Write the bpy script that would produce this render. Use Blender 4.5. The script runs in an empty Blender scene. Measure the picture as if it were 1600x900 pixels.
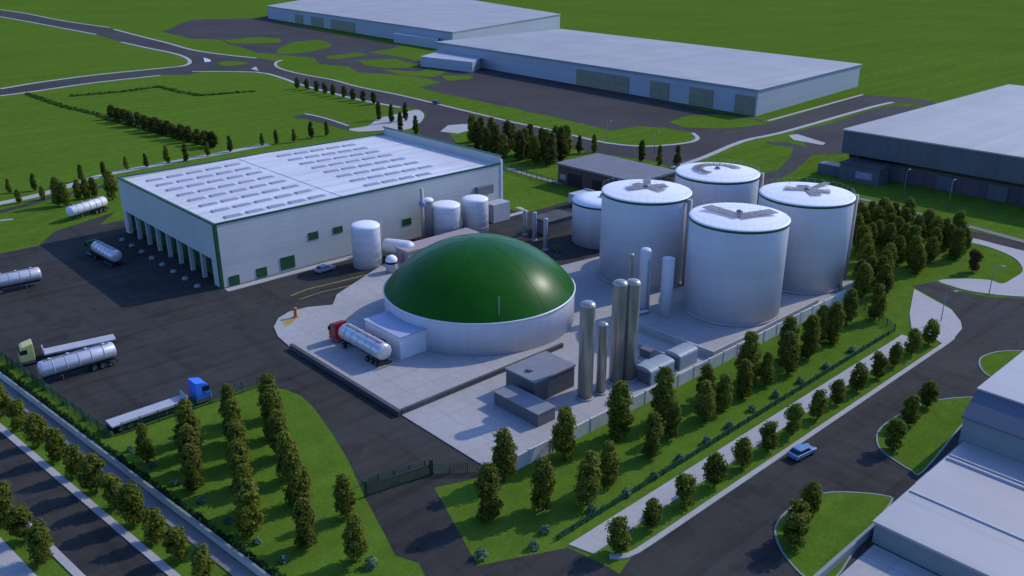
import bpy, bmesh, math, random
from mathutils import Vector, Matrix
random.seed(7)
R = math.radians
scene = bpy.context.scene
COL = scene.collection

# ------------------------------------------------------------------ camera
CAM_H = 65.0; F_PX = 1373.0; PITCH = math.atan(540 / F_PX); AZ = R(47.3)
cd = bpy.data.cameras.new('camera'); cam = bpy.data.objects.new('camera', cd); COL.objects.link(cam)
cd.sensor_width = 36.0; cd.lens = 36.0 * F_PX / 1600.0; cd.clip_start = 0.5; cd.clip_end = 12000
cam.location = (0, 0, CAM_H)
cam.rotation_euler = (math.pi / 2 - PITCH, 0, AZ - math.pi / 2)
scene.camera = cam

# ------------------------------------------------------------------ sky, sun, exposure
SUN_EL = R(36.0); SUN_AZ = R(-10.7)          # azimuth measured from +X
world = bpy.data.worlds.new('World'); scene.world = world; world.use_nodes = True
wn = world.node_tree.nodes; wl = world.node_tree.links
sky = wn.new('ShaderNodeTexSky'); sky.sky_type = 'NISHITA'; sky.sun_disc = False
sky.sun_elevation = SUN_EL; sky.sun_rotation = math.pi / 2 - SUN_AZ
tint = wn.new('ShaderNodeMix'); tint.data_type = 'RGBA'; tint.blend_type = 'MULTIPLY'
tint.inputs['Factor'].default_value = 1.0
wl.new(sky.outputs['Color'], tint.inputs['A']); tint.inputs['B'].default_value = (0.70, 0.97, 1.66, 1)
wl.new(tint.outputs['Result'], wn['Background'].inputs['Color'])
wn['Background'].inputs['Strength'].default_value = 0.15
sd = bpy.data.lights.new('sun', 'SUN'); sun = bpy.data.objects.new('sun', sd); COL.objects.link(sun)
sd.energy = 2.6; sd.angle = R(0.5); sd.color = (1.0, 0.92, 0.80)
sv = Vector((math.cos(SUN_EL) * math.cos(SUN_AZ), math.cos(SUN_EL) * math.sin(SUN_AZ), math.sin(SUN_EL)))
sun.rotation_euler = sv.to_track_quat('Z', 'Y').to_euler(); sun.location = (100, 60, 120)
scene.view_settings.view_transform = 'Standard'; scene.view_settings.look = 'None'
scene.view_settings.exposure = 0.0; scene.view_settings.gamma = 1.0

# ------------------------------------------------------------------ surveying: where a line of sight meets the level z
def G(u, v, z=0.0):
    x = (u - 800) / F_PX; y = -(v - 450) / F_PX
    fw = math.cos(PITCH) + y * math.sin(PITCH); up = -math.sin(PITCH) + y * math.cos(PITCH)
    t = (z - CAM_H) / up
    f = fw * t; r = x * t
    return (f * math.cos(AZ) + r * math.sin(AZ), f * math.sin(AZ) - r * math.cos(AZ))
def GP(pts, z=0.0): return [G(u, v, z) for u, v in pts]

# ------------------------------------------------------------------ materials
def mat(name, col, rough=0.7, metal=0.0, noise=0.0, scale=1.0, spec=0.4, bump=0.0, bscale=8.0, col2=None, detail=6, coord='Object', stretch=None):
    m = bpy.data.materials.new(name); m.use_nodes = True
    nt = m.node_tree; b = nt.nodes['Principled BSDF']
    b.inputs['Roughness'].default_value = rough; b.inputs['Metallic'].default_value = metal
    b.inputs['Specular IOR Level'].default_value = spec
    c = (*col, 1)
    if noise > 0 or col2:
        tc = nt.nodes.new('ShaderNodeTexCoord')
        nz = nt.nodes.new('ShaderNodeTexNoise'); nz.inputs['Scale'].default_value = scale; nz.inputs['Detail'].default_value = detail
        nz.inputs['Roughness'].default_value = 0.65
        src = tc.outputs[coord]
        if stretch:
            mp = nt.nodes.new('ShaderNodeMapping'); mp.inputs['Scale'].default_value = stretch
            nt.links.new(src, mp.inputs['Vector']); src = mp.outputs['Vector']
        nt.links.new(src, nz.inputs['Vector'])
        cr = nt.nodes.new('ShaderNodeValToRGB')
        cr.color_ramp.elements[0].position = 0.3; cr.color_ramp.elements[1].position = 0.7
        lo = col2 if col2 else tuple(x * (1 - noise) for x in col)
        hi = tuple(min(1, x * (1 + noise)) for x in col)
        cr.color_ramp.elements[0].color = (*lo, 1); cr.color_ramp.elements[1].color = (*hi, 1)
        nt.links.new(nz.outputs['Fac'], cr.inputs['Fac']); nt.links.new(cr.outputs['Color'], b.inputs['Base Color'])
    else:
        b.inputs['Base Color'].default_value = c
    if bump > 0:
        tc2 = nt.nodes.new('ShaderNodeTexCoord')
        n2 = nt.nodes.new('ShaderNodeTexNoise'); n2.inputs['Scale'].default_value = bscale; n2.inputs['Detail'].default_value = 4
        bp = nt.nodes.new('ShaderNodeBump'); bp.inputs['Strength'].default_value = bump; bp.inputs['Distance'].default_value = 0.1
        nt.links.new(tc2.outputs['Object'], n2.inputs['Vector']); nt.links.new(n2.outputs['Fac'], bp.inputs['Height'])
        nt.links.new(bp.outputs['Normal'], b.inputs['Normal'])
    return m

def two_noise(name, base, s1, a1, s2, a2, rough=0.9, s3=None, a3=0, bump=0.0, bscale=2.0, spec=0.2, joint=0, tracks=False, stripes=False):
    """base colour varied by a broad and a fine noise (multiplied)"""
    m = bpy.data.materials.new(name); m.use_nodes = True
    nt = m.node_tree; b = nt.nodes['Principled BSDF']; b.inputs['Roughness'].default_value = rough
    b.inputs['Specular IOR Level'].default_value = spec
    tc = nt.nodes.new('ShaderNodeTexCoord'); prev = None
    rgb = nt.nodes.new('ShaderNodeRGB'); rgb.outputs[0].default_value = (*base, 1); prev = rgb.outputs[0]
    for s, a in ((s1, a1), (s2, a2)) + (((s3, a3),) if s3 else ()):
        nz = nt.nodes.new('ShaderNodeTexNoise'); nz.inputs['Scale'].default_value = s; nz.inputs['Detail'].default_value = 5
        nt.links.new(tc.outputs['Object'], nz.inputs['Vector'])
        mr = nt.nodes.new('ShaderNodeMapRange'); mr.inputs['From Min'].default_value = 0.3; mr.inputs['From Max'].default_value = 0.7
        mr.inputs['To Min'].default_value = 1 - a; mr.inputs['To Max'].default_value = 1 + a
        nt.links.new(nz.outputs['Fac'], mr.inputs['Value'])
        mx = nt.nodes.new('ShaderNodeVectorMath'); mx.operation = 'SCALE'
        nt.links.new(prev, mx.inputs[0]); nt.links.new(mr.outputs['Result'], mx.inputs['Scale']); prev = mx.outputs[0]
    if tracks:            # patched repairs and drawn-out tyre wear
        for st, sc_, lo, hi, a in (((.03,.5,1),1.0,.50,.70,.72),((.4,.035,1),1.0,.53,.70,.78),((.12,.12,1),1.0,.60,.64,.82),((.5,.5,1),1.0,.66,.72,.62)):
            mp = nt.nodes.new('ShaderNodeMapping'); mp.inputs['Scale'].default_value = st; mp.inputs['Location'].default_value=(a*7,a*13,0); nt.links.new(tc.outputs['Object'], mp.inputs['Vector'])
            nz = nt.nodes.new('ShaderNodeTexNoise'); nz.inputs['Scale'].default_value = sc_; nz.inputs['Detail'].default_value = 3; nt.links.new(mp.outputs['Vector'], nz.inputs['Vector'])
            mr = nt.nodes.new('ShaderNodeMapRange'); mr.inputs['From Min'].default_value=lo; mr.inputs['From Max'].default_value=hi; mr.inputs['To Min'].default_value=1; mr.inputs['To Max'].default_value=a
            nt.links.new(nz.outputs['Fac'], mr.inputs['Value'])
            mx = nt.nodes.new('ShaderNodeVectorMath'); mx.operation='SCALE'; nt.links.new(prev, mx.inputs[0]); nt.links.new(mr.outputs['Result'], mx.inputs['Scale']); prev = mx.outputs[0]
    if stripes:           # mowing and sowing lines, dry patches
        mp = nt.nodes.new('ShaderNodeMapping'); mp.inputs['Scale'].default_value = (.004,.22,1); mp.inputs['Rotation'].default_value=(0,0,R(20)); nt.links.new(tc.outputs['Object'], mp.inputs['Vector'])
        nz = nt.nodes.new('ShaderNodeTexNoise'); nz.inputs['Scale'].default_value = 1; nz.inputs['Detail'].default_value = 2; nt.links.new(mp.outputs['Vector'], nz.inputs['Vector'])
        mr = nt.nodes.new('ShaderNodeMapRange'); mr.inputs['From Min'].default_value=.35; mr.inputs['From Max'].default_value=.65; mr.inputs['To Min'].default_value=.93; mr.inputs['To Max'].default_value=1.07
        nt.links.new(nz.outputs['Fac'], mr.inputs['Value'])
        mx = nt.nodes.new('ShaderNodeVectorMath'); mx.operation='SCALE'; nt.links.new(prev, mx.inputs[0]); nt.links.new(mr.outputs['Result'], mx.inputs['Scale']); prev = mx.outputs[0]
        n3 = nt.nodes.new('ShaderNodeTexNoise'); n3.inputs['Scale'].default_value=.06; n3.inputs['Detail'].default_value=7; n3.inputs['Roughness'].default_value=.7; nt.links.new(tc.outputs['Object'], n3.inputs['Vector'])
        m3 = nt.nodes.new('ShaderNodeMapRange'); m3.inputs['From Min'].default_value=.52; m3.inputs['From Max'].default_value=.78; m3.inputs['To Max'].default_value=.45; nt.links.new(n3.outputs['Fac'], m3.inputs['Value'])
        mc = nt.nodes.new('ShaderNodeMix'); mc.data_type='RGBA'; nt.links.new(m3.outputs['Result'], mc.inputs['Factor']); nt.links.new(prev, mc.inputs['A']); mc.inputs['B'].default_value=(.12,.155,.03,1); prev=mc.outputs['Result']
    if joint:
        sx = nt.nodes.new('ShaderNodeSeparateXYZ'); nt.links.new(tc.outputs['Object'], sx.inputs[0]); ds=[]
        for ax in (0,1):
            mu = nt.nodes.new('ShaderNodeMath'); mu.operation='MULTIPLY'; mu.inputs[1].default_value=1/joint; nt.links.new(sx.outputs[ax], mu.inputs[0])
            fr = nt.nodes.new('ShaderNodeMath'); fr.operation='FRACT'; nt.links.new(mu.outputs[0], fr.inputs[0])
            lt = nt.nodes.new('ShaderNodeMath'); lt.operation='LESS_THAN'; lt.inputs[1].default_value=0.018; nt.links.new(fr.outputs[0], lt.inputs[0]); ds.append(lt)
        mxx = nt.nodes.new('ShaderNodeMath'); mxx.operation='MAXIMUM'; nt.links.new(ds[0].outputs[0], mxx.inputs[0]); nt.links.new(ds[1].outputs[0], mxx.inputs[1])
        mr = nt.nodes.new('ShaderNodeMapRange'); mr.inputs['To Min'].default_value=1; mr.inputs['To Max'].default_value=.72; nt.links.new(mxx.outputs[0], mr.inputs['Value'])
        mx = nt.nodes.new('ShaderNodeVectorMath'); mx.operation='SCALE'; nt.links.new(prev, mx.inputs[0]); nt.links.new(mr.outputs['Result'], mx.inputs['Scale']); prev = mx.outputs[0]
    nt.links.new(prev, b.inputs['Base Color'])
    if bump:
        n2 = nt.nodes.new('ShaderNodeTexNoise'); n2.inputs['Scale'].default_value = bscale; n2.inputs['Detail'].default_value = 3
        bp = nt.nodes.new('ShaderNodeBump'); bp.inputs['Strength'].default_value = bump; bp.inputs['Distance'].default_value = 0.15
        nt.links.new(tc.outputs['Object'], n2.inputs['Vector']); nt.links.new(n2.outputs['Fac'], bp.inputs['Height'])
        nt.links.new(bp.outputs['Normal'], b.inputs['Normal'])
    return m

def ribbed(name, col, axis, period, rough=0.5, metal=0.0, amount=0.25, noise=0.08, nscale=0.3, dark=0.85, spec=0.4, stretch=None):
    """sheet cladding: ribs run across the given object axis, with weathering noise"""
    m = bpy.data.materials.new(name); m.use_nodes = True
    nt = m.node_tree; b = nt.nodes['Principled BSDF']; b.inputs['Roughness'].default_value = rough; b.inputs['Metallic'].default_value = metal
    b.inputs['Specular IOR Level'].default_value = spec
    tc = nt.nodes.new('ShaderNodeTexCoord'); sx = nt.nodes.new('ShaderNodeSeparateXYZ')
    nt.links.new(tc.outputs['Object'], sx.inputs[0])
    mu = nt.nodes.new('ShaderNodeMath'); mu.operation = 'MULTIPLY'; mu.inputs[1].default_value = 1.0 / period
    nt.links.new(sx.outputs['XYZ'.index(axis)], mu.inputs[0])
    fr = nt.nodes.new('ShaderNodeMath'); fr.operation = 'FRACT'; nt.links.new(mu.outputs[0], fr.inputs[0])
    gt = nt.nodes.new('ShaderNodeMath'); gt.operation = 'LESS_THAN'; gt.inputs[1].default_value = 0.1; nt.links.new(fr.outputs[0], gt.inputs[0])
    fl = nt.nodes.new('ShaderNodeMath'); fl.operation = 'FLOOR'; nt.links.new(mu.outputs[0], fl.inputs[0])
    wn_ = nt.nodes.new('ShaderNodeTexWhiteNoise'); wn_.noise_dimensions = '1D'; nt.links.new(fl.outputs[0], wn_.inputs['W'])
    nz = nt.nodes.new('ShaderNodeTexNoise'); nz.inputs['Scale'].default_value = nscale; nz.inputs['Detail'].default_value = 6
    src = tc.outputs['Object']
    if stretch:
        mp = nt.nodes.new('ShaderNodeMapping'); mp.inputs['Scale'].default_value = stretch; nt.links.new(src, mp.inputs['Vector']); src = mp.outputs['Vector']
    nt.links.new(src, nz.inputs['Vector'])
    a = nt.nodes.new('ShaderNodeMapRange'); a.inputs['To Min'].default_value = 1 - noise; a.inputs['To Max'].default_value = 1 + noise
    a.inputs['From Min'].default_value = .3; a.inputs['From Max'].default_value = .7
    nt.links.new(nz.outputs['Fac'], a.inputs['Value'])
    p = nt.nodes.new('ShaderNodeMapRange'); p.inputs['To Min'].default_value = 1 - noise * .6; p.inputs['To Max'].default_value = 1 + noise * .6
    nt.links.new(wn_.outputs['Value'], p.inputs['Value'])
    j = nt.nodes.new('ShaderNodeMapRange'); j.inputs['To Min'].default_value = 1; j.inputs['To Max'].default_value = dark
    nt.links.new(gt.outputs[0], j.inputs['Value'])
    m1 = nt.nodes.new('ShaderNodeMath'); m1.operation = 'MULTIPLY'; nt.links.new(a.outputs[0], m1.inputs[0]); nt.links.new(p.outputs[0], m1.inputs[1])
    m2 = nt.nodes.new('ShaderNodeMath'); m2.operation = 'MULTIPLY'; nt.links.new(m1.outputs[0], m2.inputs[0]); nt.links.new(j.outputs[0], m2.inputs[1])
    vs = nt.nodes.new('ShaderNodeVectorMath'); vs.operation = 'SCALE'; vs.inputs[0].default_value = col; nt.links.new(m2.outputs[0], vs.inputs['Scale'])
    nt.links.new(vs.outputs[0], b.inputs['Base Color'])
    bp = nt.nodes.new('ShaderNodeBump'); bp.inputs['Strength'].default_value = amount; bp.inputs['Distance'].default_value = 0.08
    nt.links.new(gt.outputs[0], bp.inputs['Height']); nt.links.new(bp.outputs['Normal'], b.inputs['Normal'])
    return m

def leaf_mat(name, dark, light):
    m = bpy.data.materials.new(name); m.use_nodes = True
    nt = m.node_tree; b = nt.nodes['Principled BSDF']; b.inputs['Roughness'].default_value = 0.75; b.inputs['Specular IOR Level'].default_value = 0.2
    g = nt.nodes.new('ShaderNodeNewGeometry'); oi = nt.nodes.new('ShaderNodeObjectInfo')
    cr = nt.nodes.new('ShaderNodeValToRGB'); cr.color_ramp.elements[0].color = (*dark, 1); cr.color_ramp.elements[1].color = (*light, 1)
    nt.links.new(g.outputs['Random Per Island'], cr.inputs['Fac'])
    mr = nt.nodes.new('ShaderNodeMapRange'); mr.inputs['To Min'].default_value = 0.8; mr.inputs['To Max'].default_value = 1.2
    nt.links.new(oi.outputs['Random'], mr.inputs['Value'])
    vs = nt.nodes.new('ShaderNodeVectorMath'); vs.operation = 'SCALE'
    nt.links.new(cr.outputs['Color'], vs.inputs[0]); nt.links.new(mr.outputs['Result'], vs.inputs['Scale'])
    nt.links.new(vs.outputs[0], b.inputs['Base Color'])
    tr = nt.nodes.new('ShaderNodeBsdfTranslucent'); nt.links.new(vs.outputs[0], tr.inputs['Color'])
    mx = nt.nodes.new('ShaderNodeMixShader'); mx.inputs['Fac'].default_value = 0.45
    nt.links.new(b.outputs[0], mx.inputs[1]); nt.links.new(tr.outputs[0], mx.inputs[2])
    nt.links.new(mx.outputs[0], nt.nodes['Material Output'].inputs['Surface'])
    return m

M = {}
M['grass'] = two_noise('grass', (0.088, 0.160, 0.017), 0.012, 0.07, 0.35, 0.12, s3=2.5, a3=0.16, bump=0.3, bscale=1.6, spec=0.0, stripes=True)
M['asphalt'] = two_noise('asphalt', (0.050, 0.048, 0.042), 0.05, 0.14, 0.5, 0.10, s3=6, a3=0.12, rough=0.92, spec=.1, tracks=True)
M['lot'] = two_noise('old_asphalt', (0.056, 0.051, 0.046), 0.03, 0.18, 0.4, 0.12, rough=0.92, spec=.1)
M['concrete'] = two_noise('concrete', (0.375, 0.362, 0.335), 0.08, 0.08, 0.7, 0.06, s3=5, a3=0.05, rough=0.85, joint=5.0)
M['paving'] = two_noise('paving', (0.40, 0.385, 0.36), 0.15, 0.06, 1.5, 0.06, rough=0.85)
M['kerb'] = two_noise('kerb_stone', (0.40, 0.385, 0.36), 0.3, 0.06, 3, 0.06, rough=0.85)
M['dark_concrete'] = two_noise('dark_concrete', (0.085, 0.085, 0.085), 0.3, 0.15, 2, 0.1)
M['wall_concrete'] = two_noise('wall_concrete', (0.40, 0.40, 0.37), 0.2, 0.12, 1.5, 0.1)
M['dark_paving'] = two_noise('dark_paving', (0.20, 0.19, 0.18), 0.2, 0.12, 1.5, 0.1)  # darker grey paving; on the bend kerb it imitates shade
M['pale_panel'] = two_noise('pale_wall_panel', (0.50, 0.52, 0.47), 0.15, 0.12, 0.9, 0.08)
M['white_paint'] = mat('white_line_paint', (0.6, 0.6, 0.6), 0.7, noise=.2, scale=2)
M['yellow_paint'] = mat('yellow_line_paint', (0.30, 0.24, 0.03), 0.7, noise=.4, scale=1.5)
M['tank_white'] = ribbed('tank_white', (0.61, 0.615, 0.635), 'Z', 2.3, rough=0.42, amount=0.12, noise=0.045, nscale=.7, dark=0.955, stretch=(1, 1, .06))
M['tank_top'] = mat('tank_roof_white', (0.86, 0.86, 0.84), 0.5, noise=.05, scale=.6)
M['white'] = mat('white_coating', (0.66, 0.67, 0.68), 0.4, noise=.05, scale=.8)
M['green_trim'] = mat('green_trim', (0.012, 0.075, 0.022), 0.45, noise=.15, scale=1)
M['dark_green'] = mat('dark_green_panel', (0.016, 0.075, 0.026), 0.45, noise=.2, scale=1)
M['green_mesh'] = mat('green_wire', (0.02, 0.085, 0.04), 0.5)
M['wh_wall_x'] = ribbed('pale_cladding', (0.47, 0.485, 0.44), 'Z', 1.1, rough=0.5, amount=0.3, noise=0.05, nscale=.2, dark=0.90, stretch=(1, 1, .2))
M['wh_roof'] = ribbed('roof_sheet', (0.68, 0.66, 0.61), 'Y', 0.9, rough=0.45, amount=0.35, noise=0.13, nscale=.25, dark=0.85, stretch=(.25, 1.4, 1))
M['far_roof'] = ribbed('grey_roof_sheet', (0.355, 0.34, 0.295), 'Y', 3.0, rough=0.55, amount=0.3, noise=0.10, nscale=.05, dark=0.93)
M['far_wall'] = ribbed('blue_grey_cladding', (0.33, 0.37, 0.40), 'Z', 1.5, rough=0.5, amount=0.2, noise=0.05, nscale=.05, dark=0.92)
M['far_wall_dark'] = mat('blue_grey_band', (0.22, 0.27, 0.31), .5, noise=.08, scale=.1)
M['olive_door'] = ribbed('olive_roller_door', (0.21, 0.21, 0.135), 'Z', 0.8, amount=.3, dark=.88)
M['dark_wall'] = ribbed('dark_cladding', (0.09, 0.10, 0.11), 'Y', 1.2, amount=.2, noise=.1, nscale=.1, dark=.9)
M['purple_wall'] = ribbed('dark_base_wall', (0.075, 0.062, 0.072), 'Y', 5.0, amount=.2, noise=.12, nscale=.1, dark=.75)
M['skylight'] = mat('skylight_glazing', (0.26, 0.28, 0.34), 0.35, noise=.15, scale=.5, spec=.5)
M['skyframe'] = mat('skylight_kerb', (0.42, 0.42, 0.42), .5)
M['black'] = mat('black_rubber', (0.015, 0.015, 0.016), .8, noise=.2, scale=4)
M['glass'] = mat('dark_glass', (0.012, 0.016, 0.02), 0.08, spec=.6)
M['steel'] = mat('brushed_stainless', (0.40, 0.375, 0.31), 0.30, metal=.5, noise=.10, scale=.8, stretch=(1, 1, .1))
M['silver'] = mat('polished_silver_tank', (0.60, 0.59, 0.58), 0.34, metal=.4, noise=.07, scale=.7)
M['grey_metal'] = mat('grey_metal', (0.23, 0.23, 0.24), .5, metal=.4, noise=.15, scale=1)
M['lightgrey'] = mat('light_grey_paint', (0.42, 0.43, 0.44), .5, noise=.08, scale=.8)
M['beige'] = mat('beige_pipe', (0.38, 0.33, 0.29), .5, noise=.1, scale=.8)
M['pink'] = mat('rose_grey_cladding', (0.36, 0.29, 0.30), .7, noise=.1, scale=.6)
M['brown_brick'] = mat('dark_brown_brick', (0.085, 0.06, 0.058), .85, noise=.25, scale=1.2)
M['grey_felt'] = mat('grey_felt_roof', (0.165, 0.165, 0.175), .85, noise=.10, scale=.2)
M['membrane'] = mat('green_membrane', (0.012, 0.094, 0.004), 0.33, noise=.12, scale=.25, spec=.12, bump=.08, bscale=.6)
M['shade_blue_roof'] = mat('shade_tinted_roof', (0.36, 0.40, 0.50), .5, noise=.06, scale=.5)  # blue in the colour stands in for the dome's shade on the roof
M['red'] = mat('red_cab_paint', (0.30, 0.012, 0.016), .3, noise=.08, scale=1)
M['yellow'] = mat('pale_yellow_cab_paint', (0.62, 0.59, 0.17), .3, noise=.05, scale=1)
M['blue'] = mat('blue_cab_paint', (0.05, 0.19, 0.75), .3, noise=.05, scale=1)
M['blue_collar'] = mat('dull_blue_collar', (0.16, 0.22, 0.42), .5)
M['carblue'] = mat('light_blue_car_paint', (0.12, 0.25, 0.42), .25)
M['cargrey'] = mat('grey_car_paint', (0.30, 0.33, 0.38), .25)
M['cardark'] = mat('dark_car_paint', (0.03, 0.035, 0.045), .25)
M['orange'] = mat('orange_paint', (0.50, 0.14, 0.02), .5)
M['yellow_deep'] = mat('ochre_paint', (0.42, 0.27, 0.05), .6)
M['container_top'] = ribbed('pale_container_roof', (0.30, 0.35, 0.36), 'X', .5, amount=.5, noise=.08, dark=.85)
M['container'] = ribbed('blue_grey_container', (0.26, 0.34, 0.38), 'X', .5, amount=.6, noise=.08, dark=.8)
M['plant_top'] = mat('grey_plant_roof', (0.20, 0.205, 0.215), .7, noise=.12, scale=.5)
M['plant_side'] = ribbed('dark_louvre', (0.10, 0.095, 0.10), 'Z', .45, amount=.5, noise=.1, dark=.7)
M['low_side'] = mat('grey_plant_side', (0.12, 0.12, 0.125), .7, noise=.12, scale=.8)
M['grate'] = mat('galvanised_grating', (0.29, 0.265, 0.25), .6, metal=.3, noise=.3, scale=1.5)
M['sidewall'] = mat('sage_block_wall', (0.20, 0.235, 0.225), .7, noise=.08, scale=.3)
M['whiteroof'] = ribbed('white_flat_roof', (0.385, 0.37, 0.345), 'X', 6.4, amount=.2, noise=.04, nscale=.1, dark=.95)
M['bark'] = mat('bark', (0.085, 0.06, 0.04), .9, noise=.3, scale=4)
M['shaded_slope'] = mat('shade_toned_slope', (0.10, 0.12, 0.15), .6, noise=.08, scale=.3)  # dark blue carries the shade of the slope facing away from the sun
M['bollard'] = mat('mottled_grey_block', (0.24, 0.24, 0.24), .8, noise=.15, scale=3)  # mid grey block, mottled by noise
M['leaf'] = leaf_mat('olive_leaf', (0.115, 0.140, 0.012), (0.200, 0.215, 0.024))
M['leaf_street'] = leaf_mat('street_tree_leaf', (0.115, 0.144, 0.012), (0.200, 0.220, 0.024))
M['leaf_dark'] = leaf_mat('dark_leaf', (0.060, 0.072, 0.011), (0.125, 0.130, 0.020))
M['leaf_brown'] = leaf_mat('brown_leaf', (0.06, 0.04, 0.010), (0.15, 0.10, 0.025))
M['leaf_hedge'] = leaf_mat('hedge_leaf', (0.010, 0.030, 0.010), (0.035, 0.085, 0.022))
M['leaf_pale'] = leaf_mat('pale_shrub_leaf', (0.06, 0.12, 0.05), (0.22, 0.34, 0.20))
M['ditch'] = leaf_mat('ditch_scrub_leaf', (0.05, 0.10, 0.014), (0.09, 0.16, 0.02))

# ------------------------------------------------------------------ mesh helpers
class MB:
    def __init__(s): s.bm = bmesh.new(); s.smooth = []
    def quad(s, *ps):
        return s.bm.faces.new([s.bm.verts.new(p) for p in ps])
    def box(s, x0, x1, y0, y1, z0, z1, mi=0, top=None):
        v = [s.bm.verts.new(p) for p in ((x0,y0,z0),(x1,y0,z0),(x1,y1,z0),(x0,y1,z0),(x0,y0,z1),(x1,y0,z1),(x1,y1,z1),(x0,y1,z1))]
        for k, f in enumerate(((0,3,2,1),(4,5,6,7),(0,1,5,4),(1,2,6,5),(2,3,7,6),(3,0,4,7))):
            fc = s.bm.faces.new([v[i] for i in f]); fc.material_index = top if (k == 1 and top is not None) else mi
        return s
    def prism(s, pts, z0, z1, mi=0, top=None):
        n = len(pts)
        a = sum(pts[i][0]*pts[(i+1)%n][1]-pts[(i+1)%n][0]*pts[i][1] for i in range(n))
        if a < 0: pts = pts[::-1]
        lo = [s.bm.verts.new((x,y,z0)) for x,y in pts]; hi = [s.bm.verts.new((x,y,z1)) for x,y in pts]
        f = s.bm.faces.new(hi); f.material_index = top if top is not None else mi
        f = s.bm.faces.new(lo[::-1]); f.material_index = mi
        for i in range(n):
            f = s.bm.faces.new((lo[i],lo[(i+1)%n],hi[(i+1)%n],hi[i])); f.material_index = mi
        return s
    def lathe(s, prof, cx=0, cy=0, seg=48, mi=0, cap0=True, cap1=True, smooth=True):
        """prof: list of (r,z)"""
        rings = []
        for r, z in prof:
            if r < 1e-5: rings.append([s.bm.verts.new((cx,cy,z))])
            else: rings.append([s.bm.verts.new((cx+r*math.cos(2*math.pi*i/seg), cy+r*math.sin(2*math.pi*i/seg), z)) for i in range(seg)])
        for a, b in zip(rings, rings[1:]):
            for i in range(seg):
                j = (i+1) % seg
                if len(a) == 1 and len(b) == 1: continue
                if len(a) == 1: f = s.bm.faces.new((a[0], b[j], b[i]))
                elif len(b) == 1: f = s.bm.faces.new((a[i], a[j], b[0]))
                else: f = s.bm.faces.new((a[i], a[j], b[j], b[i]))
                f.material_index = mi; f.smooth = smooth
        if cap0 and len(rings[0]) > 1: s.bm.faces.new(rings[0][::-1]).material_index = mi
        if cap1 and len(rings[-1]) > 1: s.bm.faces.new(rings[-1]).material_index = mi
        return s
    def tube(s, p, q, r, seg=8, r2=None, mi=0, caps=True):
        p = Vector(p); q = Vector(q); d = (q-p).normalized()
        u = d.orthogonal().normalized(); w = d.cross(u)
        r2 = r if r2 is None else r2
        A = [s.bm.verts.new(p + r*(math.cos(2*math.pi*i/seg)*u + math.sin(2*math.pi*i/seg)*w)) for i in range(seg)]
        B = [s.bm.verts.new(q + r2*(math.cos(2*math.pi*i/seg)*u + math.sin(2*math.pi*i/seg)*w)) for i in range(seg)]
        for i in range(seg):
            f = s.bm.faces.new((A[i],A[(i+1)%seg],B[(i+1)%seg],B[i])); f.smooth = True; f.material_index = mi
        if caps:
            s.bm.faces.new(A[::-1]).material_index = mi; s.bm.faces.new(B).material_index = mi
        return s
    def hlathe(s, prof, z=0, y=0, seg=24, mi=0, sz=1.0):
        """profile (r,x) turned about an axis along x"""
        rings = []
        for r, x in prof:
            if r < 1e-5: rings.append([s.bm.verts.new((x,y,z))])
            else: rings.append([s.bm.verts.new((x, y+r*math.cos(2*math.pi*i/seg), z+sz*r*math.sin(2*math.pi*i/seg))) for i in range(seg)])
        for a, b in zip(rings, rings[1:]):
            for i in range(seg):
                j = (i+1) % seg
                if len(a) == 1 and len(b) == 1: continue
                if len(a) == 1: f = s.bm.faces.new((a[0], b[i], b[j]))
                elif len(b) == 1: f = s.bm.faces.new((a[i], b[0], a[j]))
                else: f = s.bm.faces.new((a[i], b[i], b[j], a[j]))
                f.smooth = True; f.material_index = mi
        return s
    def build(s, name, mats, parent=None, loc=None, bevel=0.0):
        bmesh.ops.recalc_face_normals(s.bm, faces=s.bm.faces) if not getattr(s, 'leafy', False) else None
        me = bpy.data.meshes.new(name); s.bm.to_mesh(me); s.bm.free()
        if not isinstance(mats, (list, tuple)): mats = [mats]
        for m in mats: me.materials.append(M[m] if isinstance(m, str) else m)
        o = bpy.data.objects.new(name, me); COL.objects.link(o)
        if parent: o.parent = parent
        if loc: o.location = loc
        if bevel:
            b = o.modifiers.new('bevel', 'BEVEL'); b.width = bevel; b.segments = 2; b.limit_method = 'ANGLE'
        return o

def thing(name, label, cat, loc=(0,0,0), rz=0.0, group=None):
    o = bpy.data.objects.new(name, None); COL.objects.link(o); o.empty_display_size = 0.5
    o.location = loc; o.rotation_euler = (0,0,rz)
    return tag(o, label, cat, group)
def tag(o, label, cat, group=None):
    o['label'] = label; o['category'] = cat
    if group: o['group'] = group
    return o
def struct(o): o['kind'] = 'structure'; return o
def dup(root, loc, rz=0.0, label=None, group=None, scale=None):
    r = root.copy(); COL.objects.link(r); r.location = loc; r.rotation_euler = (0,0,rz)
    if label: r['label'] = label
    if group: r['group'] = group
    if scale: r.scale = scale
    for ch in root.children:
        c = ch.copy(); COL.objects.link(c); c.parent = r
        for g in ch.children:
            d = g.copy(); COL.objects.link(d); d.parent = c
    return r
ORD = ['first','second','third','fourth','fifth','sixth','seventh','eighth','ninth','tenth','eleventh','twelfth','thirteenth','fourteenth','fifteenth','sixteenth','seventeenth','eighteenth','nineteenth','twentieth','twenty-first','twenty-second','twenty-third','twenty-fourth','twenty-fifth']

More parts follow.
